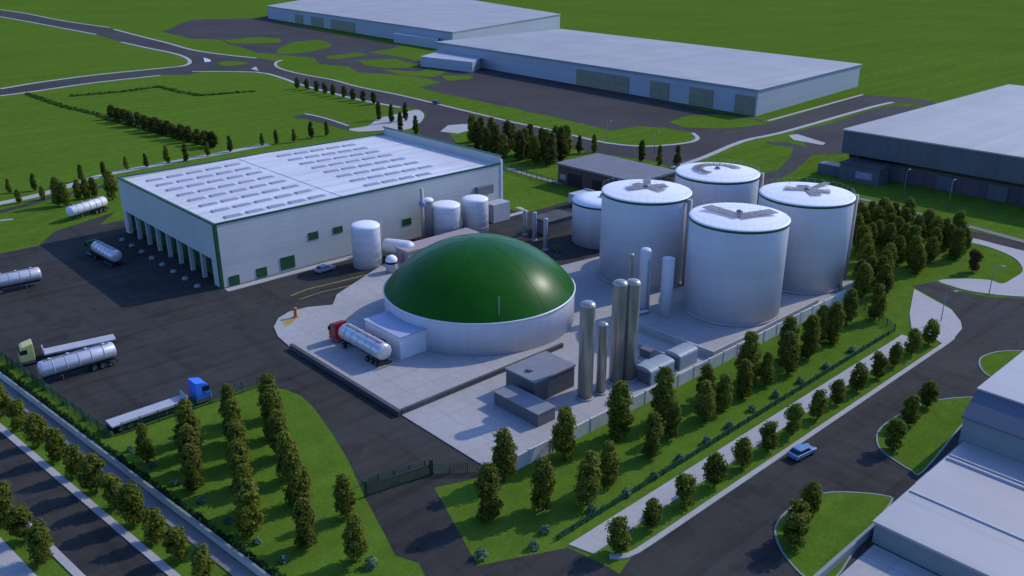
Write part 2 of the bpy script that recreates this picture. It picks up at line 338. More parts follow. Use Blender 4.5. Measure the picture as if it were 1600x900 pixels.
def sheet(name, pts, z, m):
    """flat ground surface, a thin slab so that it is a real step"""
    b = MB(); n = len(pts)
    a = sum(pts[i][0]*pts[(i+1)%n][1]-pts[(i+1)%n][0]*pts[i][1] for i in range(n))
    if a < 0: pts = pts[::-1]
    b.bm.faces.new([b.bm.verts.new((x,y,z)) for x,y in pts])
    o = b.build(name, m); return struct(o)
def slab(name, pts, z0, z1, m):
    return struct(MB().prism(pts, z0, z1).build(name, m))
def smooth_pts(pts, n=6, closed=False):
    """Catmull-Rom through the points"""
    out = []; N = len(pts)
    rng = range(N) if closed else range(N-1)
    for i in rng:
        if closed: p0,p1,p2,p3 = pts[i-1],pts[i],pts[(i+1)%N],pts[(i+2)%N]
        else: p0,p1,p2,p3 = pts[max(i-1,0)],pts[i],pts[i+1],pts[min(i+2,N-1)]
        for k in range(n):
            t = k/n
            out.append(tuple(0.5*((2*p1[c])+(-p0[c]+p2[c])*t+(2*p0[c]-5*p1[c]+4*p2[c]-p3[c])*t*t+(-p0[c]+3*p1[c]-3*p2[c]+p3[c])*t**3) for c in (0,1)))
    if not closed: out.append(pts[-1])
    return out
def ribbon_into(b, pts, w, z0, z1):
    """strip of width w along pts; a real slab when z1>z0"""
    L=[];Rr=[]
    for i,p in enumerate(pts):
        a = pts[max(i-1,0)]; c = pts[min(i+1,len(pts)-1)]
        d = Vector((c[0]-a[0], c[1]-a[1])).normalized(); nrm = Vector((-d.y, d.x))
        L.append((p[0]+nrm.x*w/2, p[1]+nrm.y*w/2)); Rr.append((p[0]-nrm.x*w/2, p[1]-nrm.y*w/2))
    V = b.bm.verts.new
    lt=[V((*q,z1)) for q in L]; rt=[V((*q,z1)) for q in Rr]
    for i in range(len(pts)-1): b.bm.faces.new((rt[i],rt[i+1],lt[i+1],lt[i]))
    if z1 > z0:
        lb=[V((*q,z0)) for q in L]; rb=[V((*q,z0)) for q in Rr]
        for i in range(len(pts)-1):
            b.bm.faces.new((lt[i],lt[i+1],lb[i+1],lb[i])); b.bm.faces.new((rb[i],rb[i+1],rt[i+1],rt[i]))
        for e in (0,-1): b.bm.faces.new((lt[e],rt[e],rb[e],lb[e]))
def ribbon(name, pts, w, z, m, z0=None):
    b = MB(); ribbon_into(b, pts, w, z if z0 is None else z0, z); return struct(b.build(name, m))

# ================================================================== GROUND
b = MB()
N = 24; S = 9000.0
for i in range(N):
    for j in range(N):
        x0=-S+2*S*i/N; y0=-S+2*S*j/N; d=2*S/N
        b.quad((x0,y0,0),(x0+d,y0,0),(x0+d,y0+d,0),(x0,y0+d,0))
bmesh.ops.remove_doubles(b.bm, verts=b.bm.verts, dist=0.01)
struct(b.build('grass_ground', 'grass'))

def lx(x100, y): return x100 - 0.108*(y-100)      # the left road's own direction

# service yard, with the gate drive
yard = GP([(-60,405),(0,396),(60,384),(85,362),(182,330)]) + [(66,222),(150,222),(150,158),(168,158),(170,120),(118,120),(72,138),(72,90),(70,74.2),(67.0,73.2)] \
     + [G(678,762),G(700,800),G(745,882)] + [G(762,915),G(672,915),G(655,880),G(618,868),G(600,832),G(568,772),G(545,720),G(520,678),G(500,650),G(488,634),G(470,618),G(445,608),G(425,606)] + \
     [(57.5,118.0)] + [(lx(33.6,118.0),118.0), (lx(33.6,128),128),(lx(33.6,150),150),(lx(33.6,172),172)] + GP([(0,470),(-60,470)])
sheet('service_yard_asphalt', yard, 0.020, 'asphalt')
# left road
ys=[-20,20,60,100,140,180,240,320]
b_l=[(lx(17.4,y),y) for y in ys]; b_r=[(lx(23.8,y),y) for y in ys]
sheet('left_road', b_l+b_r[::-1], 0.024, 'asphalt')
ribbon('left_road_kerb', [(lx(24.05,y),y) for y in ys], 0.9, 0.13, 'kerb', 0.0)
ribbon('far_side_kerb', [(lx(17.1,y),y) for y in ys], 0.9, 0.13, 'kerb', 0.0)
ribbon('left_pavement', [(lx(29.15,y),y) for y in ys], 1.7, 0.12, 'dark_paving', 0.0)
ribbon('corner_pavement', [(lx(11.8,y),y) for y in ys], 4.4, 0.12, 'paving', 0.0)

# right road
rr = [(-30,20),(66,51.4),(150,51.2),(153,51.6),(156.5,53.5),(157.2,57.5)] + GP([(1480,478),(1440,453),(1432,447),(1480,452),(1530,463),(1600,466),(1700,468),(1760,560)]) + [(190,35.6),(40,35.6),(20,-30),(-30,-40)]
rr = GP([(735,900),(748,884),(800,873),(888,856),(950,886),(968,897)]) + [(66,51.0),(151,50.8),(154,51.0),(156.8,53.2),(157.2,57.2)] + GP([(1484,480),(1440,455),(1425,447),(1460,440),(1500,455),(1545,464),(1600,466),(1750,470)]) + [(205,20),(205,-30),(30,-30),(30,30)]
sheet('right_road', rr, 0.028, 'asphalt')
kerb = [(63.6,52.6),(64.3,51.8),(65.2,51.3),(66.5,51.05),(70,51.0),(110,50.9),(150,50.8),(152.5,50.9),(154.6,51.5),(156.1,52.7),(156.9,54.5),(157.1,56.6)]
ribbon('right_road_kerb', kerb, 0.75, 0.14, 'kerb', 0.0)
slab('footpath', [(61.7,57.2),(62.6,54.1),(147.5,54.9),(147.5,57.6)], 0.0, 0.12, 'paving')
slab('corner_pavement', GP([(1428,452),(1444,461),(1486,484),(1501,503),(1503,514),(1492,527),(1476,541),(1462,531),(1440,522),(1424,515),(1421,490)]), 0.0, 0.125, 'paving')
# pavement beyond the junction
slab('bend_pavement', smooth_pts(GP([(1466,439),(1500,436),(1545,438),(1565,444),(1582,436),(1598,424),(1590,408),(1570,396),(1540,385),(1512,378),(1520,373),(1560,383),(1640,405),(1680,440),(1640,462),(1580,463),(1520,456),(1485,447)]),3,True), 0.0, 0.12, 'paving')
bend = GP([(1320,325),(1380,338),(1420,348),(1500,366),(1560,378),(1640,398),(1700,412)])
ribbon('bend_road', GP([(1250,290),(1335,322),(1400,340),(1450,352),(1520,368),(1600,388),(1700,412)]), 7.0, 0.024, 'asphalt')
ribbon('bend_far_kerb', GP([(1320,306),(1375,318),(1440,336),(1520,356),(1600,378),(1700,405)]), 2.2, 0.13, 'dark_paving', 0.0)  # darker paving colour stands in for the hall's shade on this strip

# concrete working area of the plant
pad = [(65.2,74.2),(166,74.2),(168,118),(120,125),(118,150)] + [(101,150.5),(84,142.2)] + GP([(520,477),(480,481),(452,488),(435,498),(428,512),(434,526),(455,545)]) + [(65.2,126)]
slab('concrete_apron', pad, 0.0, 0.16, 'concrete')
ribbon('warehouse_pavement', [(69,159.2),(104,159.2)], 1.8, 0.14, 'paving', 0.0)
ribbon('warehouse_end_pavement', [(142,158.8),(151.5,158.8),(152.5,163)], 1.6, 0.14, 'paving', 0.0)
ribbon('yellow_line', GP([(455,462),(480,452),(530,440),(590,425)]), 0.35, 0.026, 'yellow_paint')
ribbon('yellow_line', GP([(468,468),(500,457),(560,443)]), 0.25, 0.026, 'yellow_paint')
sheet('yellow_floor_marking', GP([(441,505),(452,499),(462,499),(457,506),(446,511)]), 0.166, 'yellow_deep')

# islands on the far side of the right road
for k, pts in enumerate(([(1211,832),(1216,815),(1235,795),(1262,778),(1300,770),(1345,771),(1385,776),(1392,786),(1345,845),(1300,910),(1262,905),(1235,880),(1218,855)],
          [(1370,688),(1374,672),(1395,655),(1430,636),(1470,625),(1530,622),(1528,640),(1500,668),(1442,738),(1424,736),(1395,718),(1376,703)],
          [(1530,568),(1535,558),(1560,550),(1600,549),(1640,552),(1600,590),(1572,600),(1545,588),(1534,578)])):
    P = smooth_pts(GP(pts), 3, True)
    sheet('grass_verge', P, 0.10, 'grass')
    bb = MB(); ribbon_into(bb, P+[P[0]], 0.22, 0.0, 0.13); struct(bb.build('verge_kerb', 'sidewall'))

# back road (north west) and its branch, junction and continuation behind the plant
NW = GP([(-80,8),(0,16),(40,22),(100,33),(175,45),(220,57),(260,67),(300,78),(340,85),(405,91),(430,95),(428,101),(445,110),(480,119),(520,125),(560,136),(630,150),(700,167),(750,179),(800,191),(850,201),(900,213),(950,224),(1010,229),(1080,223)])
SE = GP([(1030,252),(960,243),(900,234),(860,226),(820,218),(760,207),(745,200),(700,206),(715,225),(730,236),(690,235),(655,215),(655,190),(668,180),(655,170),(630,168),(600,163),(560,155),(520,146),(480,137),(465,132),(440,121),(400,112),(330,110),(292,117),(250,117),(150,128),(60,141),(0,149),(-80,158),(-80,150),(0,140),(60,130),(150,118),(250,108),(286,103),(296,97),(288,89),(265,81),(230,74),(190,65),(150,54),(60,36),(0,25),(-80,15)])
sheet('back_road', NW+SE, 0.03, 'lot')
sheet('junction_island', smooth_pts(GP([(342,98),(355,96),(382,97),(386,100),(360,103),(345,102)]),3,True), 0.09, 'grass')
cross = GP([(1080,223),(1100,212),(1150,206),(1195,193),(1240,181),(1350,148),(1375,150),(1420,153),(1455,158),(1465,163),(1445,166),(1420,161),(1390,160),(1360,168),(1280,190),(1215,208),(1160,220),(1095,245),(1050,262),(1015,250)])
sheet('cross_road', cross, 0.034, 'lot')
def kerbline(px, w, name='kerb_line', n=3, m='kerb', z=0.13):
    ribbon(name, smooth_pts(GP(px), n), w, z, m, 0.0)
kerbline([(0,15),(40,21),(100,33),(170,43)], 2.2)
kerbline([(178,46),(220,57),(260,67),(300,78),(345,85),(400,91)], 2.2)
kerbline([(0,26),(60,37),(150,54)], 2.2); kerbline([(190,66),(230,75),(265,82),(288,89),(297,97),(286,103),(250,107),(150,117),(60,129),(0,139)], 2.2)
kerbline([(0,150),(60,142),(150,129),(250,118)], 2.0); kerbline([(300,112),(400,113),(440,122),(465,131),(520,146),(560,156),(625,168)], 2.0)
kerbline([(440,94),(431,98),(432,104),(446,110),(480,118),(520,125),(560,136),(630,150),(700,167),(750,179),(800,191),(850,201),(900,213),(950,224),(1010,229),(1070,224),(1090,217),(1082,208)], 1.5)
kerbline([(1200,189),(1240,178),(1348,148)], 1.4); kerbline([(1050,263),(1100,246),(1160,221),(1215,209),(1280,191),(1360,168),(1395,160)], 2.0)
# pale paved corners by the junction behind the warehouse
slab('paved_corner', smooth_pts(GP([(590,186),(615,180),(650,172),(662,178),(660,188),(648,197),(632,203),(600,204),(560,206),(545,202),(575,197)]),3,True), 0.0, 0.12, 'paving')
slab('paved_corner', GP([(688,206),(700,196),(745,193),(742,201),(715,209)]), 0.0, 0.12, 'paving')
slab('paved_corner', GP([(1232,212),(1246,210),(1290,224),(1285,227),(1240,219)]), 0.0, 0.12, 'paving')
sheet('side_track', GP([(455,184),(478,177),(505,182),(548,195),(545,204),(500,192),(478,186)]), 0.026, 'lot')
kerbline([(476,178),(505,184),(545,197)], 1.2)
# track in front of the dark building
sheet('side_track', GP([(1240,206),(1300,192),(1360,172),(1400,165),(1440,168),(1330,205),(1325,240),(1270,242),(1240,268),(1200,288),(1160,280),(1215,266),(1235,245),(1240,230),(1200,225),(1195,222),(1230,222),(1262,230),(1255,220)]), 0.026, 'lot')
# paved strips left behind the warehouse
ribbon('back_path', smooth_pts(GP([(-60,332),(0,318),(40,310),(90,297),(130,283),(180,270),(300,248),(420,226)]),3), 3.2, 0.12, 'paving', 0.0)
ribbon('back_lane', smooth_pts(GP([(-60,350),(0,331),(50,318),(90,305),(140,297),(190,282)]),3), 2.8, 0.024, 'asphalt')
ribbon('back_path', smooth_pts(GP([(0,345),(20,343)]),1), 1.0, 0.12, 'paving', 0.0)
ribbon('plant_back_path', smooth_pts(GP([(790,262),(820,272),(860,283),(880,287)]),3), 2.0, 0.12, 'paving', 0.0)

# the big lot in front of the far sheds, with grass growing into it
def ragged(pts, amp, n=5):
    out=[]
    for i,p in enumerate(pts):
        q = pts[(i+1)%len(pts)]
        for k in range(n):
            t=k/n; L=math.hypot(q[0]-p[0],q[1]-p[1])
            j = amp*min(1,L/80)
            out.append((p[0]+(q[0]-p[0])*t+random.uniform(-j,j), p[1]+(q[1]-p[1])*t+random.uniform(-j,j)))
    return out
sheet('shed_lot', ragged(GP([(252,49),(300,31),(420,28),(440,36),(700,86),(1000,150),(1190,188),(1200,198),(1150,204),(1095,214),(1082,207),(1040,200),(1000,197),(955,203),(880,186),(800,168),(720,152),(655,137),(690,128),(640,118),(560,113),(545,104),(500,100),(490,90),(440,86),(400,82),(345,62),(295,60)]), 2.5), 0.022, 'lot')
for px in ([(350,63),(400,58),(436,60),(438,66),(400,68),(360,68)], [(460,66),(500,62),(520,72),(490,80),(455,84),(430,84)], [(510,88),(560,82),(575,86),(530,92),(512,92)],
           [(560,95),(620,92),(650,100),(660,106),(600,106),(570,102)], [(575,82),(640,70),(680,78),(690,92),(660,97),(620,88)],
           [(600,108),(650,112),(672,108),(700,112),(680,120),(630,118)], [(1045,191),(1075,181),(1120,178),(1175,186),(1198,194),(1160,199),(1110,201),(1070,199)],[(690,118),(740,118),(735,124),(700,126)]):
    sheet('grass_patch', smooth_pts(ragged(GP(px), 3, 2),2,True), 0.05, 'grass')
# white arrows of the junction
sheet('road_marking', GP([(318,90),(328,93),(330,96),(320,97)]), 0.04, 'white_paint')
slab('traffic_island', GP([(392,108),(400,104),(404,111)]), 0.0, 0.13, 'paving')

# ================================================================== FAR SHEDS
def far_shed(label, roof_px, z, doors, bands=True):
    P = GP(roof_px, z)
    ox, oy = P[0]
    t = thing('industrial_shed', label, 'warehouse', (ox, oy, 0))
    Q = [(x-ox, y-oy) for x,y in P]
    MB().prism(Q, 0, z-1.2).build('wall', 'far_wall', t)
    def grow(Q, k):
        cx=sum(x for x,_ in Q)/len(Q); cy=sum(y for _,y in Q)/len(Q)
        return [(x+k*(1 if x>cx else -1), y+k*(1 if y>cy else -1)) for x,y in Q]
    MB().prism(grow(Q,.25), z-1.2, z-.25).build('fascia', 'far_wall_dark', t)
    MB().prism(grow(Q,.6), z-.25, z).build('roof', 'far_roof', t)
    return t, Q
tB, QB = far_shed('long low pale shed with four olive roller doors in its near wall', [(1185,140),(1345,100),(875,45),(682,65)], 10.6, None)
tA, QA = far_shed('far shed at the top edge, its grey roof higher up the picture', [(707,50),(875,22),(600,-22),(417,9)], 11.0, None)
def face_door(t, p, q, f0, f1, h, m='olive_door', name='roller_door', z0=0.05):
    """panel on wall line p->q (local), outward to the left of p->q reversed"""
    p=Vector(p); q=Vector(q); d=(q-p); n=Vector((d.y,-d.x)).normalized()
    if n.x > 0: n=-n
    a=p+d*f0; c=p+d*f1
    pts=[a+n*0.05, c+n*0.05, c+n*0.3, a+n*0.3]
    MB().prism([(v.x,v.y) for v in pts], z0, h).build(name, m, t)
def frac_on(px, t, Q, i, j):
    """how far along wall i->j a ground pixel lies"""
    g = Vector(G(*px)) - Vector(t.location[:2]); p=Vector(Q[i]); d=Vector(Q[j])-p
    return (g-p).dot(d)/d.dot(d)
for a,c in (((1178,181),(1146,176)),((1112,170),(1078,163)),((1043,158),(1012,153)),((980,147),(895,133))):
    face_door(tB, QB[0], QB[3], frac_on(a,tB,QB,0,3), frac_on(c,tB,QB,0,3), 7.6)
for a,c in (((550,52),(505,46)),((492,44),(470,41)),((455,39),(440,37))):
    face_door(tA, QA[0], QA[3], frac_on(a,tA,QA,0,3), frac_on(c,tA,QA,0,3), 7.6)
# pale flat-roofed annexes by the far sheds
def annex(label, px, z, m='lightgrey'):
    P=GP(px, z); ox,oy=P[0]; t=thing('loading_annex', label, 'annex', (ox,oy,0))
    Q=[(x-ox,y-oy) for x,y in P]
    MB().prism(Q,0,z-.3).build('wall','far_wall',t); MB().prism(Q,z-.3,z).build('roof',m,t)
annex('pale box annex on the lot, beside the long shed', [(738,97),(757,88),(688,80),(657,88)], 5.5)
annex('small pale annex in the corner between the two far sheds', [(684,62),(690,54),(640,46),(615,52)], 6.0)

# dark building at the right
def dark_building():
    x0,y1 = 249.5,124.5
    t = thing('factory_hall', 'big dark factory hall with overhanging top storey and pale grey roof', 'factory', (x0,y1,0))
    MB().box(2.5,128,-200,-1.5,0,6.2).build('base_wall','purple_wall',t)
    MB().box(0,130,-203,0,6.2,12.9).build('upper_wall','dark_wall',t)
    MB().box(-.4,130.4,-203.4,.4,12.9,13.3).build('roof','far_roof',t)
    MB().box(2.2,2.5,-200,-1.5,4.9,5.8).build('window_band','glass',t)
    for k in range(9): MB().box(2.1,2.5,-14-k*14-5,-14-k*14,0.1,4.2).build('dock_door','dark_wall',t)
    a = thing('entrance_annex','dark two-tier entrance block at the corner of the dark factory hall','annex',(243,117,0))
    MB().box(0,6,-8,4,0,4.6).build('wall','dark_wall',a); MB().box(-.3,6.2,-8.3,4.3,4.6,5.0).build('roof','dark_concrete',a)
    MB().box(2,6.3,4.4,12,0.0,3.0).build('porch','dark_wall',a); MB().box(-.08,.0,-6,-1,1.2,3.2).build('window','skylight',a)
dark_building()

# brown building
t = thing('workshop', 'dark brown brick workshop with wide flat grey roof behind the tanks', 'workshop', (177.5,144,0))
MB().box(.6,17.6,.6,29.4,0,5.6).build('wall','brown_brick',t)
MB().box(0,18.2,0,30,5.6,6.1).build('roof','grey_felt',t)
MB().box(.5,.6,20,25.5,.1,3.8).build('door','black',t)
MB().box(.5,.6,26.3,28.6,1.5,3.0).build('window','skylight',t)
MB().box(.5,.6,11,16,.1,3.6).build('door','black',t)

# ================================================================== WAREHOUSE
WX,WY,WL,WW,WH = 68.8,160.8,76.2,51.0,13.3
t = thing('warehouse', 'large pale warehouse with green trim, white roof full of skylights and loading docks', 'warehouse', (WX,WY,0))
b = MB()
b.box(0,WL,0,.4,0,WH)                                  # long side
b.box(0,WL,WW-.4,WW,0,WH)
b.box(WL-.4,WL,.4,WW-.4,0,WH+1.9)                      # far end, raised
b.box(0,.4,.4,WW-.4,5.6,WH)                            # front above the docks
b.box(0,.4,.4,3.2,0,5.6); b.box(0,.4,WW-1.6,WW-.4,0,5.6)
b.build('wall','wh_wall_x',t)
MB().box(2.3,2.7,3.2,WW-1.6,0,5.6).build('dock_back_wall','dark_green',t)
MB().box(.4,2.7,3.2,WW-1.6,5.6,5.9).build('dock_soffit','dark_green',t)
nd=8; span=(WW-1.6-3.2)/nd
for k in range(nd):
    y=3.2+span*k
    MB().box(.02,.9,y+span-.65,y+span-.2,0,5.6).build('dock_pier','wh_wall_x' if k<nd-1 else 'wh_wall_x',t)
    d=MB().box(2.2,2.3,y+.9,y+span-1.8,1.1,4.9).build('dock_door','dark_green',t)
    MB().box(.0,.12,y+.0,y+.12+.06,0,5.55).build('dock_post','green_trim',t)
# roof: low double pitch
b = MB()
zr=[(0.2,WH-.5),(WL*.5,WH+.15),(WL-.4,WH-.3)]
for (x0,z0),(x1,z1) in zip(zr,zr[1:]):
    b.quad((x0,.2,z0),(x1,.2,z1),(x1,WW-.2,z1),(x0,WW-.2,z0))
    b.quad((x0,.2,z0-.3),(x0,WW-.2,z0-.3),(x1,WW-.2,z1-.3),(x1,.2,z1-.3))
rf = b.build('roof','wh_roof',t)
def roofz(x):
    return zr[0][1]+(zr[1][1]-zr[0][1])*(x-zr[0][0])/(zr[1][0]-zr[0][0]) if x<zr[1][0] else zr[1][1]+(zr[2][1]-zr[1][1])*(x-zr[1][0])/(zr[2][0]-zr[1][0])
for gx0,nx in ((4.5,5),(38.5,5)):
    for i in range(nx):
        for j in range(8):
            x=gx0+i*4.9; y=4.0+j*5.7
            if gx0>30 and j<1 and i>3: continue
            z=roofz(x+1.4)
            s=MB().box(0,3.7,0,1.5,-.3,.2).build('skylight','skyframe',rf,(x,y,z))
            MB().box(.12,3.58,.12,1.38,.2,.24).build('glazing','skylight',s)
MB().box(30.0,30.9,1.0,WW-1,WH-.6,WH+.12).build('roof_gutter','wh_roof',t)
# trim
b=MB()
b.box(-.12,WL-.2,-.14,.42,WH,WH+.32); b.box(-.14,.42,.42,WW,WH+.001,WH+.32); b.box(.42,WL-.2,WW-.4,WW+.1,WH,WH+.28)
b.box(WL-.55,WL+.1,-.12,WW+.1,WH+1.9,WH+2.1)
b.build('eaves_trim','green_trim',t)
b=MB(); b.box(-.16,.5,-.16,-.001,0,WH-.002); b.box(-.16,-.001,-.001,.5,0,WH-.002); b.build('corner_trim','green_trim',t)
MB().box(WL-.5,WL+.1,-.15,-.001,0,WH+1.2).build('corner_trim','white',t)
# doors and windows of the long side
def wh_panel(px0,px1,z0,z1,name,m):
    # find x on the wall plane y=WY at mid height
    def onwall(u,v):
        lo=G(u,v,0); hi=G(u,v,12)
        k=(WY-lo[1])/(hi[1]-lo[1]); return lo[0]+(hi[0]-lo[0])*k-WX
    x0=onwall(*px0); x1=onwall(*px1)
    MB().box(x0,x1,-.10,-.001,z0,z1).build(name,m,t)
wh_panel((357,434),(374,434),0.15,2.1,'door','dark_green')
wh_panel((400,423),(417,423),0.3,2.3,'window','dark_green')
wh_panel((438,411),(461,411),0.6,3.3,'window','dark_green')
wh_panel((481,364),(497,364),5.6,7.3,'window','dark_green')
wh_panel((520,356),(535,356),5.7,7.2,'window','dark_green')
wh_panel((629,357),(643,357),3.6,5.2,'window','dark_green')
MB().box(WL-9,WL-4,-1.2,-.001,6.8,9.0).build('vent_duct','grey_metal',t)
MB().box(WL-6.5,WL-1,-4.0,-.16,0,4.6).build('lean_to','lightgrey',t)
# dock levellers (white concrete blocks in front of the doors)
bl = tag(MB().lathe([(.7,0),(.7,.25),(.45,.55),(0,.6)],seg=14).build('dock_bollard','bollard'), 'x','bollard')
for k in range(8):
    o = bl if k==0 else bl.copy()
    if k: COL.objects.link(o)
    o.location=(WX-3.2, WY+4.3+span*k, .021)
    o['label']='squat pale dock bollard, %s from the open corner of the warehouse'%ORD[k]; o['group']='dock bollards along the loading bays'

# ================================================================== BIG TANKS
def big_tank(x,y,r,h,label,kind,rot=0):
    t = thing('storage_tank', label, 'tank', (x,y,.16), 0, 'large white storage tanks')
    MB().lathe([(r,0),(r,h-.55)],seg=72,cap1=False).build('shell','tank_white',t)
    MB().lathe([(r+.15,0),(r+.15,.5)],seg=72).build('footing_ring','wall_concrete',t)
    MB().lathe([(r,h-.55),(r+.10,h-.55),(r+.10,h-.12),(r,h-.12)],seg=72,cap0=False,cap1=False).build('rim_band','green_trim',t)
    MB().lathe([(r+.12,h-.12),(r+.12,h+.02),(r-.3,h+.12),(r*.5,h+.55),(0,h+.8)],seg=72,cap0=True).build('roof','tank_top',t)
    # handrail round the edge
    b=MB(); n=36
    for k in range(n):
        a=2*math.pi*k/n; a2=2*math.pi*(k+1)/n; rr=r-.12
        p=(rr*math.cos(a),rr*math.sin(a)); q=(rr*math.cos(a2),rr*math.sin(a2))
        b.tube((*p,h),(*p,h+1.0),.012,4)
        b.tube((*p,h+1.0),(*q,h+1.0),.012,4)
    b.build('handrail','lightgrey',t)
    # walkway and agitator deck on the roof
    b=MB(); c,s=math.cos(rot),math.sin(rot)
    def P(x,y,z): return (x*c-y*s, x*s+y*c, z)
    def plank(x0,y0,x1,y1,w,z,th=.16):
        d=Vector((x1-x0,y1-y0)).normalized(); nn=Vector((-d.y,d.x))*w/2
        pts=[(x0+nn.x,y0+nn.y),(x1+nn.x,y1+nn.y),(x1-nn.x,y1-nn.y),(x0-nn.x,y0-nn.y)]
        dv=Vector((x1-x0,y1-y0)); L=dv.length; dd=dv/L; nz_=Vector((-dd.y,dd.x))
        def slat(cx,cy,hl,hw,along):
            a_=dd if along else nz_; c_=nz_ if along else dd
            q=[Vector((cx,cy))+a_*sx*hl+c_*sy*hw for sx,sy in ((-1,-1),(1,-1),(1,1),(-1,1))]
            b.prism([P(v.x,v.y,0)[:2] for v in q],z+(.0 if along else .05),z+.05+(0 if along else .05))
        n=int(L/.42)
        for k in range(n+1):
            pp=Vector((x0,y0))+dd*(k*L/max(n,1)); slat(pp.x,pp.y,w/2,.14,False)
        for sgn in (-1,0,1):
            pp=Vector((x0+x1,y0+y1))/2+nz_*sgn*w*.47; slat(pp.x,pp.y,L/2,.09,True)
    z=h+.75
    if kind=='vee':
        plank(0,-r*.32,-r*.66,r*.22,2.6,z+.1); plank(0,-r*.32,r*.66,r*.22,2.6,z+.1); plank(-1.6,-r*.12,1.6,-r*.12,1.4,z-.1)
    elif kind=='cross':
        plank(-r*.45,-r*.1,r*.45,r*.12,2.6,z); plank(-r*.2,r*.3,r*.28,-r*.32,2.2,z+.02); plank(0,0,r*.2,r*.9,1.3,z-.1)
    elif kind=='ring':
        for k in range(14):
            a=math.pi*(.0+1.25*k/14); a2=math.pi*(.0+1.25*(k+1)/14)
            plank(r*.48*math.cos(a),r*.48*math.sin(a),r*.48*math.cos(a2),r*.48*math.sin(a2),2.2,z-.1)
    b.build('roof_walkway','grate',t)
    b=MB(); b.lathe([(.6,h+.7),(.6,h+1.1),(.25,h+1.25),(0,h+1.3)],seg=16); b.build('agitator_housing','grey_metal',t)
    # rails either side of the deck
    b=MB()
    for k in range(5):
        xx=-r*.4+k*r*.2
        for yy in (-.75,.75):
            b.tube(P(xx,yy+xx*.2,z),P(xx,yy+xx*.2,z+1.0),.018,4)
    for yy in (-.75,.75): b.tube(P(-r*.4,yy-r*.08,z+1.1),P(r*.4,yy+r*.08,z+1.0),.018,4)
    b.build('deck_rail','grey_metal',t)
    # riser pipe on the shell and a ladder
    b=MB(); a=R(-80 if kind=='cross' and rot>R(-60) else -44); pr=r+.75
    if kind!='vee': b.tube((pr*math.cos(a),pr*math.sin(a),0),(pr*math.cos(a),pr*math.sin(a),h-.2),.5,14); b.tube((pr*math.cos(a),pr*math.sin(a),h-.7),((r-.3)*math.cos(a),(r-.3)*math.sin(a),h-.7),.3,8); b.build('riser_pipe','beige',t)
    b=MB(); a=R(-40); 
    for da in (-.035,.035): b.tube(((r+.3)*math.cos(a+da),(r+.3)*math.sin(a+da),0),((r+.3)*math.cos(a+da),(r+.3)*math.sin(a+da),h+1),.04,5)
    for k in range(int(h/.5)):
        zz=.4+k*.5; b.tube(((r+.3)*math.cos(a-.035),(r+.3)*math.sin(a-.035),zz),((r+.3)*math.cos(a+.035),(r+.3)*math.sin(a+.035),zz),.025,4)
    b.build('ladder','grey_metal',t)
    return t
HT=18.2
big_tank(135.3,85.3,8.95,HT,'nearest large white tank, its roof deck shaped like a vee','vee',R(-58))
big_tank(136.8,108.2,8.95,HT,'large white tank with crossed roof decks, on the dome side','cross',R(-40))
big_tank(160.3,107.6,8.95,HT,'rearmost large white tank, a curved walkway on its roof','ring',R(-35))
big_tank(158.6,85.1,9.1,HT,'large white tank beside the dense wood, grating deck across its roof','cross',R(-75))
# small tank
t = thing('storage_tank','low white tank half hidden behind the tank with crossed decks','tank',(148.6,129.8,.0))
MB().lathe([(7.2,0),(7.2,9.3)],seg=64,cap1=False).build('shell','tank_white',t)
MB().lathe([(7.2,9.3),(7.32,9.3),(7.32,9.7),(7.2,9.7)],seg=64,cap0=False,cap1=False).build('rim_band','green_trim',t)
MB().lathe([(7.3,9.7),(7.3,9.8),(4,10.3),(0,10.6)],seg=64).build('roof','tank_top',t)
MB().lathe([(.9,10.4),(.9,11.1),(0,11.3)],seg=16).build('roof_hatch','grey_metal',t)

# ================================================================== DOME
DX,DY,DR = 98.0,115.0,17.5
t = thing('gas_dome','wide round digester with glossy dark green dome on pale ring wall','digester',(DX,DY,.16))
MB().lathe([(DR,0),(DR,5.85)],seg=96,cap1=False).build('ring_wall','tank_white',t)
MB().lathe([(DR+.02,5.7),(DR+.18,5.7),(DR+.18,6.0),(DR-.2,6.05)],seg=96,cap0=False,cap1=False).build('clamp_rail','white',t)
hh=9.0; rad=(DR*DR+hh*hh)/(2*hh); prof=[]
for k in range(25):
    a=math.asin(DR/rad)*(1-k/24); prof.append((rad*math.sin(a) if k<24 else 0, 6.0+rad*math.cos(a)-(rad-hh)))
MB().lathe(prof,seg=96,cap0=False).build('dome_membrane','membrane',t)
b=MB()
for k in range(12):
    a=2*math.pi*k/12
    for (r0,z0),(r1,z1) in zip(prof[:-2],prof[1:-1]):
        b.tube((r0*math.cos(a),r0*math.sin(a),z0+.0),(r1*math.cos(a),r1*math.sin(a),z1+.0),.03,4,caps=False)
b.build('weld_seam','membrane',t)
def mast(x,y,h,label,name='lightning_mast',m='grey_metal',r=.09):
    t=thing(name,label,'mast',(x,y,0.1)); MB().tube((0,0,0),(0,0,h),r,8,r*.5).build('pole',m,t)
    MB().box(-.3,.3,-.3,.3,0,.35).build('base','wall_concrete',t)
x,y=G(780,553); mast(x,y,10.5,'thin dark lightning mast standing against the ring wall of the dome')
# plant room at the foot of the dome
t=thing('plant_room','flat-roofed plant room in the dome shade, built against the dome ring wall','plant room',(76.0,109.7,.16))
MB().prism([(0,0),(7.6,0),(5.2,3.4),(4.6,6),(5.6,10.2),(0,10.2)],0,3.9).build('wall','white',t)
MB().prism([(-.2,-.2),(7.4,-.2),(5.0,3.4),(4.4,6),(5.4,10.4),(-.2,10.4)],3.9,4.15).build('roof','shade_blue_roof',t)
MB().box(-.06,0,4,5.2,0,2.2).build('door','grey_metal',t)
